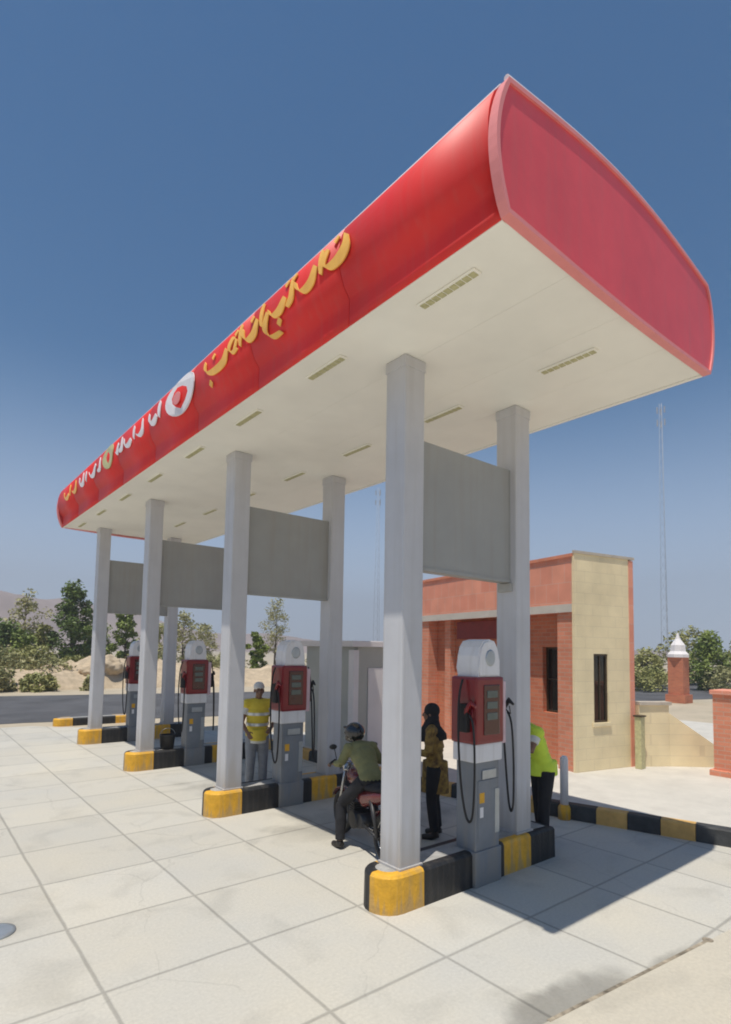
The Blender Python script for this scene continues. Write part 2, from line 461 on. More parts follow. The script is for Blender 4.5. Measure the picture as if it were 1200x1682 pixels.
kb = kerb_run([(x-7.36, y-4.62) for x, y in KL], 0.375)
kb.build('kerb_stone', [M['black_faded'], M['yellow_faded']], kerb)

# drain joint with stains at the near right
b = MB()
def strip(b, p, q, w, z0, z1):
    p = Vector((*p, 0)); q = Vector((*q, 0)); t = (q-p).normalized(); n = Vector((-t.y, t.x, 0))*w/2
    b.prism([tuple((p+n)[:2]), tuple((q+n)[:2]), tuple((q-n)[:2]), tuple((p-n)[:2])], 'z', z0, z1)
M['drain'] = mat('rusted drain bar', (0.13, 0.11, 0.08), 0.9, 0.45, 9, col2=(0.50, 0.42, 0.31), bump=0.5)
strip(b, (3.3, 2.138), (5.24, 1.928), 0.026, 0.0, 0.007)
b.lathe([(0.04, 0), (0.04, 0.008), (0.03, 0.009)], 5.24, 1.93, 0, 14)
tag(b.build('floor_drain', M['drain']), 'rusty drain strip let into the slabs at the near right', 'drain')
b = MB()
b.lathe([(0.15, 0.0), (0.15, 0.012), (0.12, 0.014), (0.0001, 0.014)], 0.72, 5.45, 0, 24)
tag(b.build('manhole_cover', M['pump_steel']), 'small round metal cover set in the slabs at the far left edge', 'manhole cover')

# ------------------------------------------------------------------ canopy
ZS, ZT = 5.12, 6.05
X0, X1, Y0, Y1 = 2.90, 6.17, 2.12, 15.1
can = empty('station_canopy', ((X0+X1)/2, (Y0+Y1)/2, 0), 'long red filling station canopy with cream underside on grey columns', 'canopy')
cl = can.location.copy()
inv = Matrix.Translation(-cl)
def cpart(b, name, m, parent=None, smooth_angle=None):
    bmesh.ops.transform(b.bm, matrix=inv, verts=b.bm.verts)
    return b.build(name, m, parent or can)
def bulge(t):
    return 0.012 if t <= 0.25 else 0.135*max(0, math.sin(PI*min(1, (t-0.25)/0.75)))**0.62
def profile(out=0.0, drop=0.0, bulge=bulge):
    """closed cross-section (x, z), starting bottom left and going up, over the roof, down the right and back below"""
    pts = []
    n = 12
    for i in range(n+1):
        t = i/n
        pts.append((X0-bulge(t)-out, ZS-0.005+(ZT-ZS+0.005)*t))
    for i in range(1, 17):
        t = i/16
        pts.append((X0+(X1-X0)*t, ZT+0.17*math.sin(PI*t)))
    for i in range(1, n+1):
        t = 1-i/n
        pts.append((X1+bulge(t)+out, ZS-0.005+(ZT-ZS+0.005)*t))
    if drop:
        a, z0 = pts[-1]; c_, _ = pts[0]
        for i in range(1, 14):
            t = i/14
            pts.append((a+(c_-a)*t, z0-drop*math.sin(PI*t)))
    return pts
pr = profile()
# curved fascia, in sheets 1.62 m long
def sweep(b, prof, y0, y1, closed=False):
    A = [b.bm.verts.new((x, y0, z)) for x, z in prof]
    B = [b.bm.verts.new((x, y1, z)) for x, z in prof]
    n = len(prof)
    for k in range(n if closed else n-1): b.face([A[k], A[(k+1)%n], B[(k+1)%n], B[k]], True)
def thick(prof, t=0.02):
    out = []
    n = len(prof)
    for i in range(n):
        a = Vector(prof[max(i-1, 0)]); c_ = Vector(prof[min(i+1, n-1)]); d = (c_-a).normalized()
        out.append((prof[i][0]+d.y*t, prof[i][1]-d.x*t))
    return prof+out[::-1]
ny = 8
ys = [Y0+0.072+(Y1-Y0-0.144)*i/ny for i in range(ny+1)]
for side in (0, 1):
    seg = pr[:13] if side == 0 else pr[28:41]
    b = MB()
    for a, c_ in zip(ys, ys[1:]): b.prism(thick(seg), 'y', a+0.004, c_-0.004, True)
    o = cpart(b, 'fascia', M['red'])
    b = MB()
    for a, c_ in zip(ys[1:-1], ys[2:]): pass
    # slim bottom lip and top edge trim along the whole length
    x = X0 if side == 0 else X1; sg = -1 if side == 0 else 1
    b.box(min(x-sg*0.005, x-sg*0.045), max(x-sg*0.005, x-sg*0.045), Y0+0.072, Y1-0.072, ZS-0.012, ZS+0.02)
    cpart(b, 'soffit_edge', M['soffit'])
    b = MB()
    b.tube([(x-sg*0.004, Y0+0.075, ZT+0.006), (x-sg*0.004, Y1-0.075, ZT+0.006)], 0.013, 8)
    cpart(b, 'top_trim', M['trim'])
b = MB()
b.prism(thick([(x, z) for x, z in pr[12:29]], 0.02), 'y', Y0+0.1, Y1-0.1, True)
cpart(b, 'roof', M['trim'])
# ends
pe = profile(0.010, 0.035, lambda t: 0.13*max(0, math.sin(PI*t))**0.8)
for y0, y1, yi in ((Y0, Y0+0.07, Y0+0.025), (Y1-0.07, Y1, Y1-0.025)):
    cx_, cz_ = (X0+X1)/2, (ZS+ZT)/2
    inn = []
    n = len(pe)
    for i in range(n):
        a = Vector(pe[i-1]); c_ = Vector(pe[(i+1)%n]); d = (c_-a).normalized()
        inn.append((pe[i][0]+d.y*0.034, pe[i][1]-d.x*0.034))
    b = MB()
    rings = []
    for P_, y in ((pe, y1), (pe, y0), (inn, y0), (inn, y1)):
        rings.append([b.bm.verts.new((x, y, z)) for x, z in P_])
    for a, c_ in zip(rings, rings[1:]+rings[:1]):
        for k in range(n): b.face([a[k], a[(k+1)%n], c_[(k+1)%n], c_[k]])
    cpart(b, 'end_trim', M['redtrim'])
    b = MB()
    b.prism(inn, 'y', yi-0.01, yi+0.01)
    ep = cpart(b, 'end_panel', M['red_end'])
    # thin pale bead along the roof line of the end
    b = MB()
    b.tube([(x, (y0+y1)/2-0.01*(1 if y0 < 5 else -1), z+0.012) for x, z in pe[12:29]], 0.020, 8)
    cpart(b, 'end_bead', M['trim'])
# ceiling: strips of sheet with narrow joints
b = MB()
w = 0.80
x = X0+0.047
while x < X1-0.06:
    x2 = min(x+w, X1-0.047)
    b.box(x+0.0012, x2-0.0012, Y0+0.072, Y1-0.072, ZS, ZS+0.03)
    x = x2
b.box(X0+0.047, X1-0.047, Y0+0.072, Y1-0.072, ZS+0.035, ZS+0.06)
cpart(b, 'ceiling', M['soffit'])
k = 0
yy = 2.91
while yy < 14.9:
    for xx in (3.17, 4.87):
        b = MB()
        b.box(xx-0.042, xx+0.042, yy-0.30, yy+0.30, ZS-0.022, ZS-0.003, 0.004)
        fr = cpart(b, 'ceiling_light', M['soffit'])
        b = MB()
        for j in range(9): b.box(xx-0.030, xx+0.030, yy-0.285+j*0.063, yy-0.285+j*0.063+0.05, ZS-0.028, ZS-0.0225)
        cpart(b, 'louvre', M['soffit_dark'], fr)
    yy += 1.63
# columns and infill panels
CXS = (3.595, 5.324); CW, CD = 0.264, 0.275; SP = 3.529; CY0 = 3.823
for i in range(4):
    y = CY0+SP*i
    for x in CXS:
        b = MB()
        # box column with softly rounded arrises and shallow flutes
        b.box(x, x+CW, y, y+CD, 0.30, ZS-0.002, 0.02)
        cc = cpart(b, 'column', M['column'])
        b = MB()
        b.box(x-0.007, x+CW+0.007, y-0.007, y+CD+0.007, ZS-0.11, ZS-0.004, 0.008)
        cpart(b, 'collar', M['column'], cc)
        b = MB()
        b.box(x-0.015, x+CW+0.015, y-0.015, y+CD+0.015, 0.325, 0.355, 0.006)
        for u in (0.03, CW-0.03):
            for v in (0.03, CD-0.03):
                pass
        cpart(b, 'base_flange', M['column'], cc)
    b = MB()
    b.box(CXS[0]+CW-0.005, CXS[1]+0.005, y+0.08, y+0.20, 3.08, 4.37)
    pn = cpart(b, 'cross_panel', M['panel'])
    b = MB()
    b.box(CXS[0]+CW+0.001, CXS[1]-0.001, y+0.070, y+0.079, 3.08, 3.115)
    cpart(b, 'panel_edge', M['panel'], pn)
# rust stain clamp by the near right panel corner
b = MB(); b.box(5.285, 5.33, CY0+0.05, CY0+0.23, 2.98, 3.075, 0.006); cpart(b, 'bracket', M['collar'])

# lettering on the fascia: brush-like strokes with a wide flat nib
def fx(z):
    t = max(0, min(1, (z-(ZS-0.03))/(ZT-ZS+0.03)))
    return X0-bulge(t)-0.026
def nib(b, pts, w0=0.035, ang=R(40)):
    w0 *= 1.3
    pts = [(y, 5.90-(5.94-z)*0.74) for y, z in pts]
    """pts in (y, z); a flat nib held at an angle gives thick and thin strokes"""
    P_ = []
    m = 6
    n = len(pts)
    for i in range(n-1):
        p0 = pts[max(i-1, 0)]; p1 = pts[i]; p2 = pts[i+1]; p3 = pts[min(i+2, n-1)]
        for j in range(m):
            t = j/m
            P_.append(tuple(0.5*((2*p1[q])+(-p0[q]+p2[q])*t+(2*p0[q]-5*p1[q]+4*p2[q]-p3[q])*t*t+(-p0[q]+3*p1[q]-3*p2[q]+p3[q])*t**3) for q in (0, 1)))
    P_.append(pts[-1])
    A = []
    for i, (y, z) in enumerate(P_):
        t = i/(len(P_)-1); ww = w0*(0.45+0.55*math.sin(PI*min(1, 0.15+0.8*t)))
        dy, dz = math.cos(ang)*ww, math.sin(ang)*ww
        ring = []
        for q, off in ((-1, 0.006), (1, 0.006), (1, -0.006), (-1, -0.006)):
            zz = z+q*dz
            ring.append(b.bm.verts.new((fx(zz)+0.012+off, y+q*dy, zz)))
        A.append(ring)
    for a, c_ in zip(A, A[1:]):
        for k in range(4): b.face([a[k], a[(k+1)%4], c_[(k+1)%4], c_[k]])
    b.face(A[0][::-1]); b.face(A[-1])
def dot(b, y, z, r=0.05):
    z = 5.90-(5.94-z)*0.74
    vs = [(y, z+r), (y+r, z), (y, z-r), (y-r, z)]
    F = [b.bm.verts.new((fx(q[1])+0.004, *q)) for q in vs]
    G = [b.bm.verts.new((fx(q[1])+0.016, *q)) for q in vs]
    for k in range(4): b.face([F[k], F[(k+1)%4], G[(k+1)%4], G[k]])
    b.face(F); b.face(G[::-1])
gold = [
    ([(3.70,5.86),(3.68,5.70),(3.78,5.60),(3.94,5.60),(4.02,5.72),(3.96,5.86)], 0.058),
    ([(4.06,5.94),(4.05,5.60)], 0.040),
    ([(4.14,5.78),(4.20,5.62),(4.34,5.58),(4.44,5.68),(4.48,5.80)], 0.052),
    ([(4.56,5.94),(4.54,5.66),(4.62,5.56)], 0.042),
    ([(4.66,5.72),(4.76,5.60),(4.90,5.60),(4.98,5.74)], 0.052),
    ([(5.00,5.72),(5.06,5.50),(4.96,5.36),(4.78,5.34)], 0.044),
    ([(5.14,5.96),(5.13,5.60)], 0.042),
    ([(5.22,5.76),(5.28,5.60),(5.42,5.56),(5.52,5.66),(5.54,5.80)], 0.052),
    ([(5.62,5.94),(5.60,5.58)], 0.042),
    ([(5.68,5.60),(5.80,5.58),(5.88,5.70),(5.80,5.82),(5.70,5.74),(5.74,5.60)], 0.040),
    ([(5.94,5.72),(6.00,5.58),(6.16,5.54),(6.38,5.56),(6.52,5.66),(6.54,5.82)], 0.058),
]
b = MB()
for p, w_ in gold: nib(b, p, w_)
for y, z in ((3.84,5.90),(4.52,5.92),(4.66,5.92),(4.78,5.46),(5.34,5.84),(5.72,5.86),(6.30,5.80),(6.40,5.40)): dot(b, y, z, 0.045)
cpart(b, 'gold_lettering', M['gold'])
b = MB()
# rounded white emblem plate with a raised ring
def disc(b, yc, zc, ry, rz, x_off, th, n=28):
    A = []; B = []
    for k in range(n):
        y = yc+ry*math.cos(2*PI*k/n); z = zc+rz*math.sin(2*PI*k/n)
        A.append(b.bm.verts.new((fx(z)+x_off, y, z))); B.append(b.bm.verts.new((fx(z)+x_off-th, y, z)))
    for k in range(n): b.face([A[k], A[(k+1)%n], B[(k+1)%n], B[k]])
    b.face(A[::-1]); b.face(B)
disc(b, 7.36, 5.70, 0.50, 0.26, 0.016, 0.014)
em = cpart(b, 'white_emblem', M['white_sign'])
b = MB(); disc(b, 7.42, 5.66, 0.13, 0.08, 0.0, 0.008); cpart(b, 'emblem_centre', M['redtrim'], em)
for words in ([([(8.15,5.90),(8.14,5.58)],0.06),([(8.24,5.66),(8.36,5.56),(8.52,5.60),(8.56,5.80)],0.06)],
              [([(9.95,5.86),(9.92,5.62),(10.06,5.56)],0.055),([(10.12,5.78),(10.18,5.58),(10.26,5.60)],0.05)],
              [([(12.55,5.84),(12.52,5.6),(12.66,5.54),(12.80,5.6),(12.84,5.78)],0.06)]):
    for p, w_ in words:
        b = MB(); nib(b, p, w_); cpart(b, 'white_letter', M['white_sign'])
for p, w_ in (([(8.9,5.86),(8.86,5.62),(9.0,5.54),(9.16,5.62)],0.05),([(9.3,5.86),(9.28,5.58)],0.05),([(9.42,5.62),(9.58,5.54),(9.76,5.60),(9.80,5.76)],0.055),([(11.3,5.84),(11.28,5.58),(11.44,5.54)],0.05),([(11.6,5.78),(11.72,5.56),(11.94,5.56),(12.06,5.7)],0.055),([(12.3,5.8),(12.3,5.55)],0.05)): b = MB(); nib(b, p, w_); cpart(b, 'white_letter', M['white_sign'])

b = MB()
disc(b, 10.75, 5.72, 0.32, 0.22, 0.016, 0.014)
cpart(b, 'green_badge', M['green_sign'])
b = MB()
for p, w_ in (([(13.2,5.82),(13.16,5.6),(13.34,5.52),(13.5,5.6)],0.05),([(13.7,5.84),(13.68,5.54)],0.05),([(13.8,5.6),(14.0,5.52),(14.2,5.58),(14.24,5.74)],0.055)): nib(b, p, w_)
cpart(b, 'small_gold_lettering', M['gold'])

# ------------------------------------------------------------------ pump islands
def island_outline(n=10, x0=3.36, x1=5.93, hw=0.215):
    """(x, y, key) around the island, y measured from its centre line; starts at the near right corner going left"""
    pts = []
    xs = [5.93, 5.47, 5.0, 4.4, 3.83]
    for x in xs: pts.append((x, -hw))
    cx_ = x0+hw
    for k in range(0, n+1):
        a = -PI/2-PI*k/n
        pts.append((cx_+hw*math.cos(a), hw*math.sin(a)))
    for x in (3.83, 4.4, 5.0, 5.47, 5.93): pts.append((x, hw))
    return pts
def island_mesh():
    out = island_outline()
    n = len(out)
    b = MB()
    H = 0.335
    def off(i, d):
        a = Vector(out[i-1]); c_ = Vector(out[(i+1)%n]); p = Vector(out[i])
        t = (c_-a).normalized(); nr = Vector((-t.y, t.x))
        ctr = Vector((4.6, 0))
        if nr.dot(p-ctr) > 0: nr = -nr
        return p+nr*d
    lv = [(0, 0.0), (0.004, H-0.03), (0.022, H-0.006), (0.04, H), (0.10, H)]
    rings = []
    for d, z in lv: rings.append([b.bm.verts.new((*off(i, d), z)) for i in range(n)])
    # segment i joins point i to i+1
    cols = ['k', 'y', 'k', 'k', 'y'] + ['y']*4+['y','k','k','k','k','k'] + ['y', 'k', 'k', 'y', 'k', 'k']
    for a, c_ in zip(rings, rings[1:]):
        for i in range(n):
            b.mi = 0 if cols[i % len(cols)] == 'k' else 1
            b.face([a[i], a[(i+1)%n], c_[(i+1)%n], c_[i]], False)
    return b, [tuple(off(i, 0.10)) for i in range(n)], H
for i in range(5):
    yc = CY0+CD/2+SP*i
    lab = ['black and yellow kerbed pump island nearest the camera, under the near column pair',
           'second pump island from the camera, beside the attendant in the yellow vest',
           'third pump island from the camera, with the black bucket on it',
           'fourth pump island from the camera, under the farthest column pair',
           'farthest low black and yellow island, beyond the end of the canopy'][i]
    it = empty('pump_island', (4.6, yc, 0), lab, 'pump island', 'black and yellow pump islands')
    if i == 0:
        b, top, H = island_mesh()
        bmesh.ops.translate(b.bm, verts=b.bm.verts, vec=(-4.6, 0, 0))
        ko = b.build('kerb', [M['black'], M['yellow']], it)
        b = MB()
        b.prism([(x-4.6, y) for x, y in top], 'z', H-0.03, H-0.001)
        to = b.build('top_slab', M['island_top'], it)
    else:
        for o in (ko, to):
            c_ = o.copy(); COL.objects.link(c_); c_.parent = it
    if i == 4: it.location.z = -0.12; it.location.x = 4.75

# ------------------------------------------------------------------ pumps
def make_pump():
    """local origin at the foot, front towards -y, centre of body at x=0"""
    t = empty('fuel_pump', (0, 0, 0))
    b = MB(); b.box(-0.235, 0.235, -0.02, 0.36, 0.0, 0.34, 0.012)
    b.build('base', M['pump_grey'], t)
    b = MB(); b.box(-0.215, 0.215, 0.0, 0.34, 0.335, 1.205, 0.014)
    bd = b.build('body', M['pump_grey'], t)
    b = MB(); b.box(-0.18, 0.18, -0.010, 0.004, 0.42, 1.02, 0.006)
    b.build('service_door', M['pump_grey'], bd)
    b = MB(); b.box(-0.11, 0.14, -0.018, -0.006, 1.03, 1.12, 0.006)
    b.build('label_plate', M['pump_steel'], bd)
    b = MB(); b.box(-0.16, -0.07, -0.0125, -0.0105, 0.80, 0.90); b.build('sticker', M['yellow'], bd)
    b = MB(); b.box(-0.15, -0.09, -0.0125, -0.0105, 0.66, 0.76); b.build('sticker', M['pump_white'], bd)
    b = MB(); b.box(0.12, 0.20, -0.020, -0.006, 0.48, 0.92, 0.006)
    b.build('side_trim', M['pump_steel'], bd)
    b = MB(); b.box(-0.255, 0.235, -0.035, 0.37, 1.20, 1.385, 0.02)
    b.build('waist_panel', M['pump_white'], t)
    b = MB(); b.box(-0.27, 0.24, -0.06, 0.39, 1.38, 2.05, 0.03)
    hd = b.build('head', M['pump_red'], t)
    b = MB(); b.box(-0.14, 0.15, -0.072, -0.056, 1.47, 1.97, 0.008)
    b.build('display_glass', M['pump_red2'], hd)
    b = MB()
    for k in range(3): b.box(-0.09, 0.10, -0.080, -0.070, 1.84-k*0.11, 1.91-k*0.11, 0.004)
    b.build('readout', M['screen'], hd)
    b = MB(); b.box(0.238, 0.33, -0.02, 0.34, 1.36, 2.0, 0.02)
    sp = b.build('side_panel', M['pump_pink'], t)
    b = MB()
    prof = [(-0.20, 2.045), (-0.205, 2.14), (-0.20, 2.26), (-0.17, 2.35), (-0.11, 2.41), (0, 2.43), (0.10, 2.41), (0.155, 2.34), (0.175, 2.22), (0.20, 2.045)]
    b.prism(prof, 'y', -0.04, 0.36)
    es = [e for e in b.bm.edges if all(abs(v.co.y+0.04) < 1e-5 for v in e.verts) or all(abs(v.co.y-0.36) < 1e-5 for v in e.verts)]
    bmesh.ops.bevel(b.bm, geom=es, offset=0.02, segments=2, affect='EDGES')
    tp = b.build('top_sign', M['pump_white'], t)
    b = MB()
    b.lathe([(0.085, 0), (0.085, 0.012), (0.07, 0.016)], 0.0, -0.035, 2.24, 24, mtx=Matrix.Rotation(R(90), 3, 'X'))
    b.build('badge', M['pump_steel'], tp)
    # nozzles hang in boots on both flanks, with hoses looping down and up again
    for sx in (-1, 1):
        xo = -0.27 if sx < 0 else 0.33
        b = MB(); b.box(min(xo, xo+sx*0.07), max(xo, xo+sx*0.07), 0.04, 0.20, 1.50, 1.78, 0.015)
        bt = b.build('nozzle_boot', M['rubber'], t)
        b = MB()
        b.tube([(xo+sx*0.035, 0.12, 1.60), (xo+sx*0.05, 0.06, 1.72), (xo+sx*0.055, -0.02, 1.80), (xo+sx*0.05, -0.10, 1.76)], [0.016, 0.03, 0.03, 0.014], 10)
        b.tube([(xo+sx*0.05, 0.03, 1.70), (xo+sx*0.05, -0.05, 1.66), (xo+sx*0.05, -0.03, 1.74)], 0.008, 6)
        b.build('nozzle', M['pump_red'] if sx < 0 else M['rubber'], bt)
        b = MB()
        P_ = [(xo+sx*0.04, 0.14, 2.02), (xo+sx*0.09, 0.15, 1.85), (xo+sx*0.12, 0.13, 1.45), (xo+sx*0.12, 0.08, 1.0), (xo+sx*0.10, 0.02, 0.72), (xo+sx*0.08, -0.04, 0.66), (xo+sx*0.07, -0.08, 0.80), (xo+sx*0.06, -0.09, 1.2), (xo+sx*0.055, -0.06, 1.56), (xo+sx*0.055, 0.02, 1.70)]
        Q = []
        for i in range(len(P_)-1):
            for j in range(4):
                a = Vector(P_[max(i-1, 0)]); p = Vector(P_[i]); q = Vector(P_[i+1]); d = Vector(P_[min(i+2, len(P_)-1)]); u = j/4
                Q.append(0.5*((2*p)+(-a+q)*u+(2*a-5*p+4*q-d)*u*u+(-a+3*p-3*q+d)*u**3))
        b.tube(Q, 0.014, 8)
        b.build('hose', M['rubber'], t)
    for o in [t]+list(t.children_recursive):
        if o.type == 'MESH':
            for v in o.data.vertices: v.co.x *= 0.86; v.co.y *= 0.74
    return t
pump_lab = ['red and white fuel pump on the nearest island, grey body facing the camera',
            'fuel pump on the second island, to the right of the attendant in the yellow vest',
            'fuel pump on the third island, behind the black bucket',
            'fuel pump on the fourth and farthest columned island, half hidden by a column']
p0 = make_pump()
for i in range(4):
    p = p0 if i == 0 else copy_tree(p0)
    p.location = (4.70 if i == 0 else 4.62, CY0-0.10+SP*i, 0)
    tag(p, pump_lab[i], 'fuel pump', 'fuel pumps under the canopy')

# water bucket on the third island
b = MB()
b.lathe([(0.12, 0.0), (0.15, 0.26), (0.155, 0.27), (0.14, 0.27), (0.115, 0.03), (0.0001, 0.03)], 0, 0, 0, 22)
bk = empty('bucket', (4.14, CY0+0.1+SP*2, 0.335), 'round black bucket on the third island between column and pump', 'bucket')
b.build('tub', M['rubber'], bk)
b = MB(); b.tube([(0.15*math.cos(a), 0, 0.26+0.13*math.sin(a)) for a in [PI*k/12 for k in range(13)]], 0.005, 6)
b.build('handle', M['pump_steel'], bk)
# ------------------------------------------------------------------ people
M['skin'] = mat('brown skin', (0.20, 0.105, 0.065), 0.5, 0.08, 12)
M['hair'] = mat('black hair', (0.010, 0.008, 0.007), 0.45, 0.3, 60, bump=0.4)
M['black_cloth'] = mat('black cloth', (0.014, 0.014, 0.017), 0.85, 0.3, 9, bump=0.5, bscale=25)
M['slate_cloth'] = mat('slate cloth', (0.07, 0.08, 0.095), 0.85, 0.2, 9, bump=0.5, bscale=25)
M['grey_cloth'] = mat('grey cloth', (0.26, 0.27, 0.29), 0.85, 0.15, 9, bump=0.5, bscale=25)
M['khaki'] = mat('olive khaki cloth', (0.20, 0.195, 0.085), 0.85, 0.2, 7, bump=0.5, bscale=25)
M['lime'] = mat('fluorescent lime vest', (0.62, 0.78, 0.06), 0.7, 0.06, 8, bump=0.3, bscale=25)
M['yvest'] = mat('yellow vest', (0.72, 0.56, 0.05), 0.7, 0.1, 8, bump=0.3, bscale=25)
M['pattern'] = mat('brown and gold print', (0.09, 0.045, 0.02), 0.8, 0.1, 16, col2=(0.42, 0.27, 0.06), bump=0.3)
M['white_cloth'] = mat('white cloth', (0.66, 0.65, 0.62), 0.85, 0.06, 9, bump=0.4, bscale=25)
M['silver'] = mat('reflective tape', (0.62, 0.64, 0.64), 0.3, 0.06, 9, metal=0.4)
M['shoe'] = mat('dark shoe leather', (0.02, 0.016, 0.014), 0.5, 0.2, 20)
M['helmet'] = mat('black helmet shell', (0.008, 0.008, 0.009), 0.18, 0.2, 5, coat=0.6)
M['eye'] = mat('dark eye', (0.01, 0.008, 0.007), 0.15, 0.2, 50)

def fuse(b, name, m, parent, vox=0.010, smooth=4):
    """melt the overlapping shapes into one continuous skin"""
    bmesh.ops.recalc_face_normals(b.bm, faces=b.bm.faces)
    me = bpy.data.meshes.new(name+'_raw'); b.bm.to_mesh(me); b.bm.free()
    o = bpy.data.objects.new(name, me); COL.objects.link(o)
    md = o.modifiers.new('r', 'REMESH'); md.mode = 'VOXEL'; md.voxel_size = vox; md.use_smooth_shade = True
    if smooth:
        sm = o.modifiers.new('s', 'SMOOTH'); sm.iterations = smooth; sm.factor = 0.5
    dg = bpy.context.evaluated_depsgraph_get()
    new = bpy.data.meshes.new_from_object(o.evaluated_get(dg))
    new.name = name
    o.modifiers.clear(); o.data = new; bpy.data.meshes.remove(me)
    new.materials.clear(); new.materials.append(m)
    for p in new.polygons: p.use_smooth = True
    o.parent = parent
    return o

def V(*a): return Vector(a)
def basis(fwd, up_):
    f_ = fwd.normalized(); r_ = f_.cross(up_).normalized(); u_ = r_.cross(f_)
    return Matrix((r_, f_, u_)).transposed()

def hand(b, w, d, n, side, curl=0.5):
    """w wrist, d direction of the hand, n the direction the palm faces"""
    d = d.normalized(); n = (n-d*n.dot(d)).normalized(); s_ = d.cross(n)*side
    b.tube([w-d*0.02, w+d*0.03, w+d*0.085], [0.026, 0.033, 0.036], 10, flat=0.45, upv=n)
    for k, L in enumerate((0.070, 0.078, 0.072, 0.056)):
        off = s_*(0.027-0.018*k)
        p = w+d*0.08+off; q = p; dd = d.copy()
        pts = [p]
        for j in range(3):
            a = curl*(0.5+0.35*j)*(1+0.12*k)
            dd = (d*math.cos(a*1.1*(j+1)*0.7)+n*math.sin(a*1.1*(j+1)*0.7)).normalized()
            q = q+dd*L*(0.45, 0.31, 0.24)[j]; pts.append(q)
        b.tube(pts, [0.0095, 0.009, 0.0085, 0.007], 8)
    p = w+d*0.03+s_*0.030
    b.tube([p, p+(d*0.6+s_*0.7+n*0.3).normalized()*0.034, p+(d*0.6+s_*0.7+n*0.3).normalized()*0.034+(d*0.9+n*0.5).normalized()*0.030], [0.012, 0.0105, 0.008], 8)

def head(b, hc, hm, k=1.0):
    def L(x, y, z): return hc+hm@V(x*k, y*k, z*k)
    b.ell(L(0, -0.012, 0.035), 0.074*k, 0.095*k, 0.088*k, hm)
    b.ell(L(0, 0.022, -0.035), 0.056*k, 0.066*k, 0.080*k, hm)
    b.ell(L(0, 0.062, -0.088), 0.026*k, 0.022*k, 0.022*k, hm)
    b.tube([L(0, 0.082, 0.012), L(0, 0.101, -0.016), L(0, 0.108, -0.032), L(0, 0.084, -0.040)], [0.009, 0.012, 0.014, 0.010], 8)
    b.ell(L(0, 0.083, -0.062), 0.023*k, 0.010*k, 0.009*k, hm)
    for sx in (-1, 1):
        b.ell(L(sx*0.077, -0.008, -0.010), 0.010*k, 0.020*k, 0.031*k, hm)
        b.tube([L(sx*0.012, 0.083, 0.030), L(sx*0.045, 0.072, 0.034)], [0.010, 0.009], 6)
        b.ell(L(sx*0.040, 0.058, -0.026), 0.022*k, 0.020*k, 0.020*k, hm)

def torso(b, J, g):
    """g inflates"""
    pel, ch, nk = J['pelvis'], J['chest'], J['neck']
    rgt = (J['shr']-J['shl']).normalized(); hr = (J['hr']-J['hl']).normalized()
    upv = (nk-pel).normalized()
    def E(c_, r_, rx, ry, rz, ax):
        fw = upv.cross(ax).normalized(); m = Matrix((ax, fw, ax.cross(fw))).transposed()
        b.ell(c_, rx+g, ry+g, rz+g, m, 24, 16)
    mid = (rgt+hr).normalized()
    E(pel, 0, 0.158, 0.112, 0.115, hr)
    E(pel.lerp(ch, 0.35), 0, 0.140, 0.103, 0.12, mid)
    E(pel.lerp(ch, 0.7), 0, 0.150, 0.108, 0.12, rgt)
    E(ch, 0, 0.168, 0.115, 0.13, rgt)
    E(ch.lerp(nk, 0.55), 0, 0.155, 0.095, 0.085, rgt)
    for a in ('shl', 'shr'): b.ell(J[a], 0.060+g, 0.058+g, 0.058+g)
    b.tube([J['shl'], nk-upv*0.035, J['shr']], [0.052+g, 0.058+g, 0.052+g], 12)

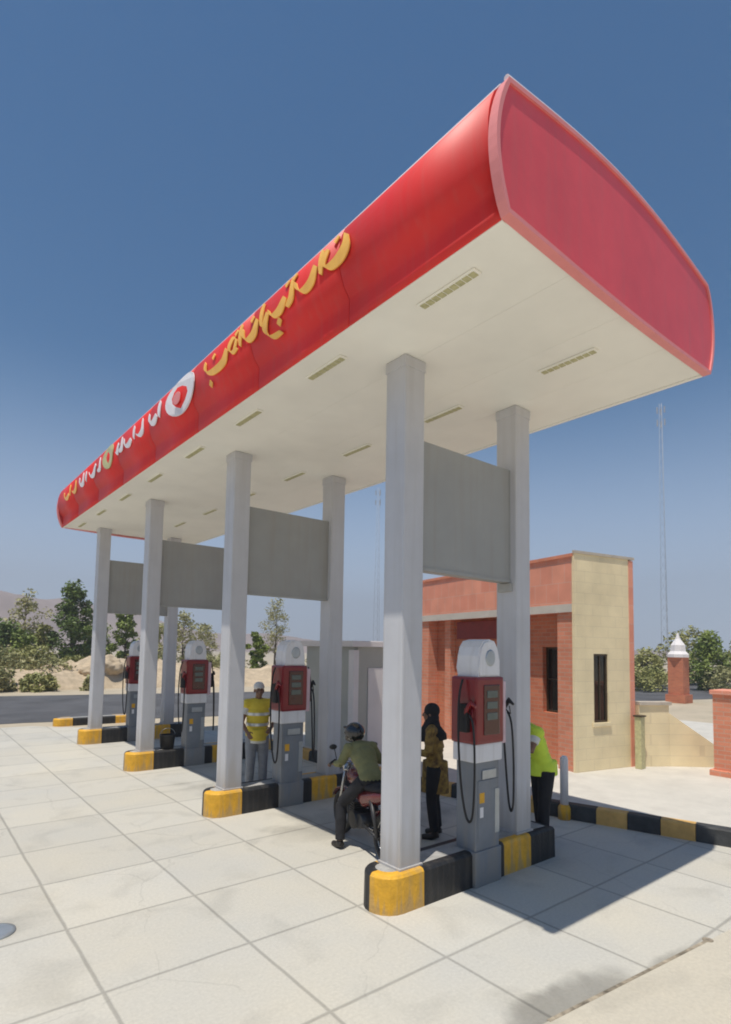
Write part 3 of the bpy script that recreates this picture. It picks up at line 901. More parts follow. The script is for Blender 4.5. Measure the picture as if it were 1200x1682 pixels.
def person(loc, fwd, J, label, top, trouser, vest=None, hat='hair', hatm=None, sleeves=0.55, facedir=None, palms=None, curl=0.6, scale=1.0, tape=False, hem=None, group=None):
    rz = math.atan2(-fwd[0], fwd[1])
    t = empty('person', loc, label, 'person', group, rz)
    t.scale = (scale,)*3
    hm = basis(V(*(facedir or (0, 1, 0))), V(0, 0, 1))
    b = MB()
    torso(b, J, -0.004)
    up_ = (J['head']-J['neck'])
    b.tube([J['neck']-up_*0.3, J['neck'], J['head']-up_*0.25], [0.062, 0.052, 0.050], 12)
    head(b, J['head'], hm)
    for sd, sg in (('l', -1), ('r', 1)):
        b.tube([J['sh'+sd], J['sh'+sd].lerp(J['el'+sd], 0.45), J['el'+sd]], [0.050, 0.044, 0.036], 12)
        b.tube([J['el'+sd], J['el'+sd].lerp(J['wr'+sd], 0.35), J['wr'+sd]], [0.036, 0.037, 0.025], 12)
        d = (J['wr'+sd]-J['el'+sd])
        hand(b, J['wr'+sd], d, V(*(palms[0 if sd == 'l' else 1] if palms else (-sg, 0, 0))), sg, curl)
        b.tube([J['h'+sd], J['h'+sd].lerp(J['kn'+sd], 0.4), J['kn'+sd]], [0.088, 0.078, 0.054], 14)
        b.tube([J['kn'+sd], J['kn'+sd].lerp(J['an'+sd], 0.35), J['an'+sd]], [0.052, 0.054, 0.034], 14)
        b.tube([J['an'+sd]+V(0,-0.02,-0.02), J['to'+sd]], [0.036, 0.026], 10)
    body = fuse(b, 'body', M['skin'], t, 0.0075, 2)
    # shirt
    b = MB()
    torso(b, J, 0.014)
    if hem:
        b.tube([J['pelvis']+V(0,0,0.06), J['pelvis']-V(0,0,hem)], [0.17, 0.19], 20, flat=0.78)
    for sd in 'lr':
        e = J['sh'+sd].lerp(J['el'+sd], min(1, sleeves/0.55)) if sleeves <= 0.55 else J['el'+sd]
        b.tube([J['sh'+sd], J['sh'+sd].lerp(e, 0.5), e], [0.066, 0.062, 0.058], 12)
        if sleeves > 0.56:
            w = J['el'+sd].lerp(J['wr'+sd], 0.93)
            b.tube([J['el'+sd], J['el'+sd].lerp(w, 0.5), w], [0.054, 0.048, 0.038], 12)
    shirt = fuse(b, 'shirt', top, t, 0.011, 3)
    # trousers
    b = MB()
    b.ell(J['pelvis']+V(0,0,-0.01), 0.172, 0.128, 0.125)
    for sd in 'lr':
        b.tube([J['h'+sd], J['h'+sd].lerp(J['kn'+sd], 0.4), J['kn'+sd]], [0.104, 0.095, 0.074], 16)
        a = J['kn'+sd].lerp(J['an'+sd], 0.95)
        b.tube([J['kn'+sd], J['kn'+sd].lerp(a, 0.4), a], [0.073, 0.072, 0.062], 16)
    fuse(b, 'trousers', trouser, t, 0.011, 3)
    for sd in 'lr':
        b = MB()
        an, to = J['an'+sd], J['to'+sd]
        d = (to-an); 
        b.tube([an-d.normalized()*0.055+V(0,0,-0.035), an+d*0.4+V(0,0,-0.03), to+d.normalized()*0.03+V(0,0,0.0)], [0.040, 0.046, 0.034], 12)
        b.tube([an+V(0,0,0.02), an+V(0,0,-0.03)], [0.046, 0.044], 12)
        fuse(b, 'shoe', M['shoe'], t, 0.010, 2)
    if vest:
        b = MB()
        torso(b, J, 0.030)
        b.tube([J['pelvis']+V(0,0,0.08), J['pelvis']-V(0,0,0.10)], [0.188, 0.196], 20, flat=0.76)
        ve = fuse(b, 'vest', vest, t, 0.012, 3)
        if tape:
            upv = (J['neck']-J['pelvis']).normalized()
            for u in (0.30, 0.62):
                b = MB()
                c_ = J['pelvis'].lerp(J['neck'], u)
                rg = (J['shr']-J['shl']).normalized(); fw = upv.cross(rg)
                wx, wy = (0.182, 0.143) if u < 0.5 else (0.202, 0.152)
                n = 28
                A = [b.bm.verts.new(c_-upv*0.022+rg*wx*math.cos(2*PI*k/n)+fw*wy*math.sin(2*PI*k/n)) for k in range(n)]
                B = [b.bm.verts.new(c_+upv*0.022+rg*wx*math.cos(2*PI*k/n)+fw*wy*math.sin(2*PI*k/n)) for k in range(n)]
                for k in range(n): b.face([A[k], A[(k+1)%n], B[(k+1)%n], B[k]], True)
                b.build('reflective_band', M['silver'], ve)
    hc = J['head']
    def L(x, y, z): return hc+hm@V(x, y, z)
    b = MB()
    if hat == 'helmet':
        b.ell(L(0, -0.012, 0.02), 0.125, 0.145, 0.135, hm)
        b.ell(L(0, 0.05, -0.06), 0.09, 0.085, 0.06, hm)
        h = fuse(b, 'helmet', M['helmet'], t, 0.010, 3)
        b = MB(); b.tube([L(-0.07, 0.09, 0.075), L(0, 0.16, 0.082), L(0.07, 0.09, 0.075)], [0.03, 0.04, 0.03], 10, flat=0.25)
        b.build('peak', M['helmet'], h)
        b = MB(); b.ell(L(0, 0.075, 0.01), 0.092, 0.065, 0.045, hm); b.build('visor', M['glass'], h)
    elif hat == 'cap':
        b.ell(L(0, -0.012, 0.060), 0.086, 0.106, 0.078, hm)
        h = fuse(b, 'cap', hatm, t, 0.008, 2)
        b = MB(); b.tube([L(-0.05, 0.07, 0.062), L(0, 0.145, 0.052), L(0.05, 0.07, 0.062)], [0.02, 0.03, 0.02], 10, flat=0.25)
        b.build('peak', hatm, h)
    elif hat == 'scarf':
        b.ell(L(0, -0.022, 0.040), 0.096, 0.108, 0.104, hm)
        b.ell(L(0, -0.035, -0.06), 0.088, 0.085, 0.085, hm)
        b.tube([L(0, -0.03, -0.06), L(0, -0.02, -0.16), L(0, -0.02, -0.27), L(0, -0.03, -0.36)], [0.085, 0.12, 0.20, 0.20], 18, flat=0.72)
        fuse(b, 'headscarf', M['black_cloth'], t, 0.009, 3)
    else:
        b.ell(L(0, -0.028, 0.048), 0.083, 0.098, 0.086, hm)
        b.ell(L(0, -0.055, -0.005), 0.076, 0.062, 0.075, hm)
        if hat == 'long': b.tube([L(0, -0.06, 0.0), L(0, -0.075, -0.14), L(0, -0.085, -0.26)], [0.08, 0.075, 0.05], 14)
        fuse(b, 'hair', M['hair'], t, 0.008, 2)
    if hat != 'helmet':
        for sx in (-1, 1):
            b = MB(); b.ell(L(sx*0.031, 0.079, 0.012), 0.013, 0.008, 0.007, hm, 10, 8)
            b.build('eye', M['eye'], body)
    return t

def stand(lean=(0, 0), arms=None, knees=0.0):
    lx, ly = lean
    J = dict(pelvis=V(lx*0.2, ly*0.2, 0.95), chest=V(lx*0.7, ly*0.7, 1.27), neck=V(lx, ly, 1.47), head=V(lx*1.12, ly*1.2+0.02, 1.63))
    for sd, sg in (('l', -1), ('r', 1)):
        J['sh'+sd] = V(sg*0.175+lx*0.9, ly*0.9, 1.41)
        J['el'+sd] = V(sg*0.225+lx*0.8, ly*0.75-0.02, 1.13)
        J['wr'+sd] = V(sg*0.235+lx*0.8, ly*0.75+0.08, 0.90)
        J['h'+sd] = V(sg*0.088+lx*0.2, ly*0.2, 0.91)
        J['kn'+sd] = V(sg*0.10, 0.04+knees, 0.50)
        J['an'+sd] = V(sg*0.11, -0.01, 0.085)
        J['to'+sd] = V(sg*0.125, 0.13, 0.035)
    if arms:
        for k, v in arms.items(): J[k] = V(*v)
    return J

# attendant in the lime vest at the right of the nearest island, leaning to the left
J = stand((0.02, 0.25), {'ell': (-0.23, 0.36, 1.17), 'wrl': (-0.17, 0.58, 1.27), 'elr': (0.24, 0.34, 1.15), 'wrr': (0.16, 0.56, 1.19)})
for k_ in ('neck', 'head', 'shl', 'shr', 'chest'): J[k_].z -= 0.03
J['head'].y += 0.05
J['knl'] = V(-0.10, 0.10, 0.50); J['anl'] = V(-0.11, 0.12, 0.085); J['tol'] = V(-0.12, 0.26, 0.035)
person((6.20, 4.03, 0), (-0.90, 0.40), J, 'person in a lime vest and black trousers standing right of the nearest pump island', M['white_cloth'], M['black_cloth'], M['lime'], 'hair', sleeves=0.3, palms=((1,0,0),(-1,0,0)), tape=False, scale=0.98)
# attendant behind the second island
J = stand((0.0, 0.04), {'ell': (-0.26, 0.10, 1.14), 'wrl': (-0.16, 0.27, 1.06), 'elr': (0.26, 0.06, 1.13), 'wrr': (0.20, 0.24, 1.00)})
person((4.52, 8.15, 0), (-0.30, -0.95), J, 'person in a yellow vest and pale cap standing behind the second pump island', M['white_cloth'], M['grey_cloth'], M['yvest'], 'cap', M['white_cloth'], sleeves=0.3, palms=((0.6,0,-0.6),(-0.6,0,-0.6)), hem=0.14, tape=True)
# customer behind the nearest column
J = stand((0.0, 0.05), {'ell': (-0.24, 0.06, 1.13), 'wrl': (-0.14, 0.26, 1.12), 'elr': (0.25, -0.02, 1.13), 'wrr': (0.25, 0.08, 0.90)})
person((5.32, 5.02, 0), (-0.55, 0.83), J, 'person in a black headscarf and brown and gold print tunic standing behind the nearest pump', M['pattern'], M['black_cloth'], None, 'scarf', sleeves=0.9, palms=((1,0,0),(-1,0,0)), scale=0.93, hem=0.36)

# ------------------------------------------------------------------ motorcycle and rider
M['bike_red'] = mat('dark red bike paint', (0.12, 0.008, 0.008), 0.25, 0.12, 5, coat=0.5)
M['chrome'] = mat('dull chrome', (0.42, 0.42, 0.42), 0.25, 0.15, 12, metal=0.9)
M['engine'] = mat('dark engine metal', (0.05, 0.05, 0.052), 0.5, 0.2, 14, metal=0.5)
bike = empty('motorcycle', (4.36, 5.27, 0), 'dark red motorcycle standing under its rider between the first two pump islands', 'motorcycle', rz=R(-14))
bike.scale = (0.92,)*3
def wheel(y, r=0.29):
    b = MB()
    n = 36; m_ = 10; tr = 0.045
    ring = []
    for i in range(n):
        a = 2*PI*i/n
        ring.append([b.bm.verts.new((tr*0.9*math.sin(2*PI*j/m_), y+(r-tr+tr*math.cos(2*PI*j/m_))*math.cos(a), r+(r-tr+tr*math.cos(2*PI*j/m_))*math.sin(a))) for j in range(m_)])
    for i in range(n):
        for j in range(m_): b.face([ring[i][j], ring[(i+1)%n][j], ring[(i+1)%n][(j+1)%m_], ring[i][(j+1)%m_]], True)
    w = b.build('wheel', M['rubber'], bike)
    b = MB()
    b.tube([(0, y+(r-0.085)*math.cos(2*PI*k/30), r+(r-0.085)*math.sin(2*PI*k/30)) for k in range(31)], 0.012, 6, cap=False)
    b.build('rim', M['chrome'], w)
    b = MB()
    for k in range(5):
        a = 2*PI*k/5+0.3
        b.tube([(0, y, r), (0, y+(r-0.09)*math.cos(a), r+(r-0.09)*math.sin(a))], [0.022, 0.012], 6)
    b.tube([(-0.06, y, r), (0.06, y, r)], 0.045, 14)
    b.build('hub', M['engine'], w)
wheel(0.64); wheel(-0.62)
b = MB()
b.tube([(0, 0.42, 0.86), (0, 0.30, 0.66), (0, 0.28, 0.34), (0, -0.12, 0.28)], 0.022, 8)
b.tube([(0, 0.42, 0.84), (0, 0.1, 0.74), (0, -0.35, 0.72), (0, -0.80, 0.80)], 0.020, 8)
for sx in (-1, 1):
    b.tube([(sx*0.09, -0.10, 0.34), (sx*0.09, -0.62, 0.29)], 0.018, 8)
    b.tube([(sx*0.10, -0.60, 0.31), (sx*0.11, -0.44, 0.70)], [0.022, 0.03], 10)
b.build('frame', M['engine'], bike)
b = MB()
for sx in (-1, 1): b.tube([(sx*0.075, 0.64, 0.29), (sx*0.075, 0.52, 0.62), (sx*0.075, 0.41, 0.94)], [0.024, 0.022, 0.018], 10)
b.tube([(-0.10, 0.42, 0.90), (0.10, 0.42, 0.90)], 0.018, 8)
b.build('fork', M['chrome'], bike)
b = MB()
b.tube([(-0.36, 0.24, 1.03), (-0.28, 0.31, 1.05), (-0.1, 0.40, 0.99), (0.1, 0.40, 0.99), (0.28, 0.31, 1.05), (0.36, 0.24, 1.03)], 0.012, 8)
hb_ = b.build('handlebar', M['chrome'], bike)
for sx in (-1, 1):
    b = MB(); b.tube([(sx*0.38, 0.22, 1.025), (sx*0.27, 0.32, 1.05)], 0.018, 8); b.build('grip', M['rubber'], hb_)
    b = MB(); b.tube([(sx*0.24, 0.34, 1.05), (sx*0.28, 0.33, 1.20)], 0.006, 6); b.ell((sx*0.30, 0.325, 1.22), 0.055, 0.015, 0.035); b.build('mirror', M['engine'], hb_)
b = MB()
b.ell((0, 0.18, 0.84), 0.125, 0.25, 0.125); b.ell((0, 0.02, 0.80), 0.09, 0.20, 0.08)
fuse(b, 'tank', M['bike_red'], bike, 0.010, 3)
b = MB()
b.tube([(0, 0.02, 0.83), (0, -0.15, 0.80), (0, -0.45, 0.83), (0, -0.72, 0.88)], [0.08, 0.12, 0.125, 0.09], 14, flat=0.5)
b.build('seat', M['black_cloth'], bike)
b = MB()
for sx in (-1, 1):
    b.tube([(sx*0.10, 0.02, 0.66), (sx*0.12, -0.22, 0.66), (sx*0.10, -0.50, 0.74), (sx*0.06, -0.80, 0.82)], [0.05, 0.10, 0.075, 0.03], 12, flat=1.0)
bmesh.ops.scale(b.bm, vec=(0.75, 1, 1), verts=b.bm.verts)
fuse(b, 'side_cover', M['bike_red'], bike, 0.010, 3)
b = MB()
for k in range(5): b.box(-0.10, 0.10, 0.06, 0.22, 0.40+k*0.032, 0.42+k*0.032, 0.004)
b.tube([(-0.13, 0.06, 0.34), (0.13, 0.06, 0.34)], 0.11, 16); b.tube([(-0.11, -0.1, 0.36), (0.11, -0.1, 0.36)], 0.09, 16)
b.box(-0.08, 0.08, 0.05, 0.2, 0.36, 0.42)
b.build('engine', M['engine'], bike)
b = MB()
b.tube([(0.10, 0.18, 0.48), (0.13, 0.26, 0.30), (0.14, 0.1, 0.19), (0.15, -0.3, 0.22), (0.16, -0.85, 0.36)], [0.018, 0.020, 0.020, 0.036, 0.042], 10)
b.build('exhaust', M['chrome'], bike)
for y, a0, a1 in ((0.64, 30, 150), (-0.62, 35, 165)):
    b = MB()
    n = 14; prev = None
    for k in range(n+1):
        a = R(a0+(a1-a0)*k/n)
        ring = [b.bm.verts.new((x, y+rr_*math.cos(a), 0.29+rr_*math.sin(a))) for x, rr_ in ((-0.06, 0.30), (-0.045, 0.325), (0.045, 0.325), (0.06, 0.30), (0.045, 0.318), (-0.045, 0.318))]
        if prev:
            for j in range(6): b.face([prev[j], prev[(j+1)%6], ring[(j+1)%6], ring[j]], True)
        prev = ring
    b.build('mudguard', M['bike_red'], bike)
b = MB(); b.ell((0, 0.50, 0.92), 0.085, 0.09, 0.085)
b.build('headlight', M['chrome'], bike)
b = MB(); b.box(-0.05, 0.05, -0.90, -0.82, 0.80, 0.86, 0.015)
b.build('tail_light', M['bike_red'], bike)

J = dict(pelvis=V(0, -0.22, 0.93), chest=V(-0.02, -0.02, 1.17), neck=V(-0.03, 0.10, 1.32), head=V(-0.06, 0.20, 1.43))
for sd, sg in (('l', -1), ('r', 1)):
    J['sh'+sd] = V(sg*0.17-0.03, 0.06, 1.27)
    J['el'+sd] = V(sg*0.29, 0.10, 1.07)
    J['wr'+sd] = V(sg*0.335, 0.21, 1.05)
    J['h'+sd] = V(sg*0.09, -0.20, 0.89)
    J['kn'+sd] = V(sg*0.20, 0.20, 0.68)
    J['an'+sd] = V(sg*0.17, 0.0, 0.36)
    J['to'+sd] = V(sg*0.18, 0.14, 0.32)
J['knl'] = V(-0.26, 0.12, 0.56); J['anl'] = V(-0.30, 0.06, 0.085); J['tol'] = V(-0.32, 0.20, 0.035)
person((4.36, 5.27, 0), (0.242, 0.970), J, 'person in a black helmet and olive shirt sitting on the dark red motorcycle', M['khaki'], M['black_cloth'], None, 'helmet', sleeves=0.9, palms=((0,0,-1),(0,0,-1)), curl=1.2, scale=0.90, facedir=(-0.45, 0.9, 0))

# ------------------------------------------------------------------ kiosk building on the pavement
BX, BX2, BY, BY2, BZ, BT = 9.45, 11.02, 5.61, 10.6, 0.19, 4.12
FXI = BX+0.30-0.25
bld = empty('kiosk_building', (9.45, 5.61, 0), 'single storey kiosk with pink brick front and cream stone end wall', 'building', rz=R(-12))
def bpart(b, name, m, parent=None):
    bmesh.ops.transform(b.bm, matrix=Matrix.Translation((-9.45, -5.61, 0)), verts=b.bm.verts)
    return b.build(name, m, parent or bld)
def wall_grid(b, axis, c0, c1, us, zs, holes):
    """wall slab from c0 to c1 in its thickness; us, zs cut lines; holes = set of (i, j) cells left open"""
    for i in range(len(us)-1):
        for j in range(len(zs)-1):
            if (i, j) in holes: continue
            if axis == 'x': b.box(c0, c1, us[i], us[i+1], zs[j], zs[j+1])
            else: b.box(us[i], us[i+1], c0, c1, zs[j], zs[j+1])
b = MB()
wall_grid(b, 'y', BY-0.07, BY-0.016, [BX+0.002, 9.93, 10.30, BX2-0.12], [BZ, 1.05, 2.30, BT], {(1, 1)})
bpart(b, 'end_wall', M['cream_wall'])
b = MB(); b.box(BX2-0.12, BX2, BY-0.08, BY+0.3, BZ, BT-0.02); bpart(b, 'corner_strip', M['brick_pale'])
b = MB(); b.box(BX2-0.25, BX2-0.003, BY+0.3, BY2, BZ, BT); b.box(BX+0.3, BX2-0.25, BY2-0.25, BY2-0.002, BZ, BT)
bpart(b, 'rear_wall', M['cream_wall'])
def window(x0, x1, y0, y1, z0, z1, axis):
    b = MB(); t = 0.04
    if axis == 'y':
        b.box(x0, x1, y0, y1, z0, z0+t); b.box(x0, x1, y0, y1, z1-t, z1); b.box(x0, x0+t, y0, y1, z0+t, z1-t); b.box(x1-t, x1, y0, y1, z0+t, z1-t)
        b.box((x0+x1)/2-0.012, (x0+x1)/2+0.012, y0+0.005, y1-0.005, z0+t, z1-t)
    else:
        b.box(x0, x1, y0, y1, z0, z0+t); b.box(x0, x1, y0, y1, z1-t, z1); b.box(x0, x1, y0, y0+t, z0+t, z1-t); b.box(x0, x1, y1-t, y1, z0+t, z1-t)
        b.box(x0+0.005, x1-0.005, y0+t, y1-t, (z0+z1)/2-0.012, (z0+z1)/2+0.012)
    fr = bpart(b, 'window', M['frame'])
    b = MB()
    if axis == 'y': b.box(x0+t, x1-t, (y0+y1)/2, (y0+y1)/2+0.008, z0+t, z1-t)
    else: b.box((x0+x1)/2, (x0+x1)/2+0.008, y0+t, y1-t, z0+t, z1-t)
    bpart(b, 'glass', M['glass'], fr)
b = MB(); wall_grid(b, 'y', BY-0.010, BY+0.24, [FXI+0.252, 9.93, 10.30, BX2-0.12], [BZ, 1.05, 2.30, 3.05], {(1, 1)}); bpart(b, 'inner_wall', M['cream_wall'])
window(9.93, 10.30, BY-0.05, BY-0.005, 1.05, 2.30, 'y')
b = MB(); b.box(9.88, 10.35, BY-0.10, BY-0.072, 0.985, 1.05); bpart(b, 'window_sill', M['cream_wall'])
# brick front set back under a projecting fascia
FX = BX+0.30
b = MB()
us = [BY+0.36, 6.15, 6.62, 7.35, 8.05, 9.00, 9.40, BY2]
wall_grid(b, 'x', FX, FX+0.25, us, [BZ, 0.95, 1.15, 2.42, 3.06], {(1, 2), (3, 0), (3, 1), (3, 2), (5, 1), (5, 2)})
bpart(b, 'front_wall', M['brick_red'])
b = MB(); b.box(BX+0.03, BX+0.30, BY, BY+0.36, BZ, 3.06); bpart(b, 'corner_pier', M['brick'])
b = MB(); b.box(BX+0.03, BX+0.30, BY2-0.36, BY2, BZ, 3.06); bpart(b, 'corner_pier', M['brick'])
b = MB(); b.box(BX+0.16, FX-0.002, 7.10, 7.30, BZ, 3.06); bpart(b, 'pilaster', M['brick'])
b = MB(); b.box(BX+0.16, FX-0.002, 9.50, 9.72, BZ, 3.06); bpart(b, 'pilaster', M['brick'])
window(FX+0.10, FX+0.16, 6.15, 6.62, 1.15, 2.42, 'x')
window(FX+0.10, FX+0.16, 9.00, 9.40, 0.95, 2.42, 'x')
b = MB(); b.box(FX+0.12, FX+0.17, 7.37, 8.03, BZ+0.01, 2.41, 0.006); dr = bpart(b, 'door', M['frame'])
b = MB(); b.tube([(FX+0.08, 7.44, 1.05), (FX+0.08, 7.44, 1.40)], 0.012, 8); bpart(b, 'handle', M['chrome'], dr)
b = MB(); b.box(BX, FX+0.25, BY-0.012, BY2+0.01, 3.06, BT-0.06); bpart(b, 'fascia', M['brick_pale'])
b = MB(); b.box(BX-0.015, BX-0.001, BY-0.02, BY2+0.02, 3.05, 3.20); bpart(b, 'fascia_band', M['pave'])
b = MB(); b.box(BX-0.03, FX+0.28, BY-0.04, BY2+0.03, BT-0.06, BT+0.0); bpart(b, 'coping', M['brick'])
b = MB(); b.box(BX-0.01, BX2+0.03, BY-0.09, BY-0.041, BT+0.001, BT+0.05); b.box(FX+0.283, BX2+0.03, BY-0.040, BY+0.28, BT+0.001, BT+0.05); b.box(BX2-0.26, BX2+0.03, BY+0.28, BY2, BT+0.001, BT+0.05); bpart(b, 'parapet_coping', M['coping'])
b = MB(); b.box(FX+0.25, BX2-0.25, BY+0.25, BY2-0.25, 3.5, 3.6); bpart(b, 'roof', M['coping'])
b = MB(); b.box(BX+0.20, FX-0.003, 7.42, 9.30, 2.60, 3.00, 0.01); bpart(b, 'shade_board', M['shade_red'])  # added dark board: paints in the deeper shade beneath the projecting fascia

# pale cabin left of the kiosk
cb_ = empty('utility_cabin', (7.6, 9.6, 0.195), 'pale grey rendered cabin with a white corner post, left of the kiosk', 'cabin')
b = MB(); b.box(-0.60, 0.62, -0.90, 0.9, 0, 2.16); b.build('wall', M['pale_wall'], cb_)
b = MB(); b.box(-0.74, -0.605, -0.94, -0.78, 0, 2.10, 0.01); b.build('corner_post', M['white_wall'], cb_)
b = MB(); b.box(-0.80, 0.68, -0.98, 0.96, 2.162, 2.28, 0.012); b.build('roof', M['white_wall'], cb_)
b = MB(); b.box(-0.35, 0.25, -0.925, -0.902, 0.02, 1.75, 0.006); d_ = b.build('door', M['white_wall'], cb_)
b = MB(); b.tube([(0.17, -0.95, 0.88), (0.17, -0.95, 1.02)], 0.012, 8); b.build('handle', M['chrome'], d_)

# bollard at the pavement corner
bo = empty('bollard', (7.36, 4.50, 0), 'white bollard with a yellow foot at the corner of the striped kerb', 'bollard')
b = MB(); b.lathe([(0.055, 0.20), (0.055, 0.80), (0.05, 0.84), (0.03, 0.865), (0.0001, 0.87)], 0, 0, 0, 18); b.build('post', M['white_wall'], bo)
b = MB(); b.lathe([(0.085, 0.0), (0.085, 0.15), (0.06, 0.20)], 0, 0, 0, 18); b.build('foot', M['yellow'], bo)

# boundary wall, gate pier and posts right of the kiosk
bw = empty('boundary_wall', (10.98, 5.05, 0.195), 'low cream boundary wall running right from the kiosk end wall', 'wall')
def seg_wall(b, p, q, h0, h1, th=0.16):
    p = Vector((*p, 0)); q = Vector((*q, 0)); t = (q-p).normalized(); n = Vector((-t.y, t.x, 0))*th
    vs = [p, q, q+n, p+n]
    lo = [b.bm.verts.new(v) for v in vs]
    hi = [b.bm.verts.new(v+Vector((0, 0, h))) for v, h in zip(vs, (h0, h1, h1, h0))]
    for k in range(4): b.face([lo[k], lo[(k+1)%4], hi[(k+1)%4], hi[k]])
    b.face(lo[::-1]); b.face(hi)
b = MB(); seg_wall(b, (0.02, 0.1), (0.55, -0.22), 1.15, 1.15); b.build('wall_panel', M['cream_wall'], bw)
b = MB(); seg_wall(b, (0.553, -0.221), (1.35, -0.90), 1.0, 0.28); b.build('sloping_wing', M['cream_wall'], bw)
b = MB(); seg_wall(b, (0.0, 0.07), (0.57, -0.27), 0.06, 0.06, 0.22)
bmesh.ops.translate(b.bm, verts=b.bm.verts, vec=(0, 0, 1.152)); b.build('coping', M['coping'], bw)
gp = empty('gate_pier', (11.62, 3.72, 0.195), 'red brick gate pier at the right edge', 'pier')
b = MB(); b.box(-0.24, 0.30, -0.24, 0.30, 0, 1.42); b.build('shaft', M['brick'], gp)
b = MB(); b.box(-0.28, 0.34, -0.28, 0.34, 1.421, 1.50, 0.012); b.build('cap_stone', M['brick_pale'], gp)
b = MB(); b.box(-0.30, 0.36, -0.30, 0.36, -0.1, 0.10, 0.01); b.build('plinth', M['brick'], gp)
ps = empty('gate_post', (10.84, 5.06, 0.195), 'short brown steel post at the foot of the kiosk corner', 'post')
b = MB(); b.box(-0.09, 0.07, -0.06, 0.06, 0, 0.95, 0.008); b.build('post', M['soffit_dark'], ps)
b = MB(); b.box(-0.11, 0.09, -0.08, 0.08, 0.951, 0.98, 0.006); b.build('cap', M['frame'], ps)

# far pier with pale cap, among the trees at right
tp_ = empty('roadside_pier', (29.8, 12.0, 0), 'red brick roadside pier with a white pointed cap, far right beyond the wall', 'pier')
b = MB(); b.box(-0.35, 0.35, -0.35, 0.35, 0, 2.2); b.box(-0.45, 0.45, -0.45, 0.45, 0, 0.4); b.build('shaft', M['brick_red'], tp_)
b = MB(); b.lathe([(0.5, 2.2), (0.5, 2.35), (0.36, 2.5), (0.34, 2.8), (0.12, 3.1), (0.03, 3.4)], 0, 0, 0, 8, smooth=False); b.build('cap', M['white_wall'], tp_)

# masts
def lattice_mast(loc, h, w, label, n):
    t = empty('lattice_mast', loc, label, 'mast')
    b = MB()
    for a in range(3):
        ang = 2*PI*a/3
        b.tube([(w*math.cos(ang), w*math.sin(ang), 0), (w*0.35*math.cos(ang), w*0.35*math.sin(ang), h)], 0.016, 5)
    for k in range(n):
        z0, z1 = h*k/n, h*(k+1)/n
        for a in range(3):
            r0_, r1_ = w*(1-0.65*k/n), w*(1-0.65*(k+1)/n)
            A_, B_ = 2*PI*a/3, 2*PI*(a+1)/3
            b.tube([(r0_*math.cos(A_), r0_*math.sin(A_), z0), (r1_*math.cos(B_), r1_*math.sin(B_), z1)], 0.008, 4)
    b.build('lattice', M['mast'], t)
    b = MB()
    for z in (h-0.8, h-2.2):
        for a in range(3):
            ang = 2*PI*a/3+0.4; b.box(0.4*math.cos(ang)-0.06, 0.4*math.cos(ang)+0.06, 0.4*math.sin(ang)-0.06, 0.4*math.sin(ang)+0.06, z-0.35, z+0.35, 0.02)
    b.build('antenna', M['mast'], t)
lattice_mast((62.8, 26.5, 0), 29.5, 0.42, 'tall thin lattice mast in the haze above the trees at right', 26)
lattice_mast((52.1, 60.7, 0), 25.5, 0.55, 'lattice mast seen between the columns left of the nearest column', 22)

# ------------------------------------------------------------------ hills and banks
random.seed(5)
b = MB()
crest = [(-60, 250, 12), (-40, 300, 24), (-20, 345, 34), (40, 372, 39), (80, 385, 36), (120, 385, 27), (180, 375, 16), (240, 350, 12.5), (300, 300, 9), (350, 240, 8), (400, 170, 7), (430, 90, 6), (450, 0, 4)]
N = 180
rows = []
for i in range(N+1):
    u = i/N*(len(crest)-1); k = min(int(u), len(crest)-2); f_ = u-k
    x = crest[k][0]*(1-f_)+crest[k+1][0]*f_; y = crest[k][1]*(1-f_)+crest[k+1][1]*f_; h = crest[k][2]*(1-f_)+crest[k+1][2]*f_
    d = Vector((x, y, 0)).normalized()
    row = []
    for j in range(9):
        v = j/8
        p = Vector((x, y, 0))+d*(v-0.6)*150
        nz = noise.fractal(Vector((p.x, p.y, 0))*0.022, 1.0, 2.0, 5)
        hh = h*math.sin(PI*min(1, v/0.6)*0.5) if v < 0.6 else h*(1-(v-0.6)/0.4)
        row.append(b.bm.verts.new((p.x, p.y, 0.8*hh*(1+0.22*nz)-0.5 if 0 < j < 8 else -1.5)))
    rows.append(row)
for a, c_ in zip(rows, rows[1:]):
    for j in range(8): b.face([a[j], a[j+1], c_[j+1], c_[j]], True)
tag(b.build('hills', M['hill']), kind='structure')
# rough earth bank beyond the road
b = MB()
rows = []
bank = [(-45, 34, 1.2), (-20, 33.5, 1.4), (-5, 33.2, 1.2), (4, 33.0, 0.9), (9, 33.2, 1.5), (14, 32.4, 1.0), (22, 29.5, 0.8), (34, 26, 0.7), (50, 20, 0.8), (75, 14, 0.8)]
N = 160
for i in range(N+1):
    u = i/N*(len(bank)-1); k = min(int(u), len(bank)-2); f_ = u-k
    x, y, h = (bank[k][q]*(1-f_)+bank[k+1][q]*f_ for q in range(3))
    row = []
    for j in range(11):
        v = j/10
        nz = noise.fractal(Vector((x*0.6, (y+v*8)*0.6, 2)), 0.9, 2.1, 5)
        row.append(b.bm.verts.new((x+v*2.5, y-1.0+v*6, -0.15 if j in (0, 10) else h*math.sin(PI*v)*(1+0.6*nz))))
    rows.append(row)
for a, c_ in zip(rows, rows[1:]):
    for j in range(10): b.face([a[j], a[j+1], c_[j+1], c_[j]], True)
tag(b.build('earth_bank', M['rock']), kind='structure')

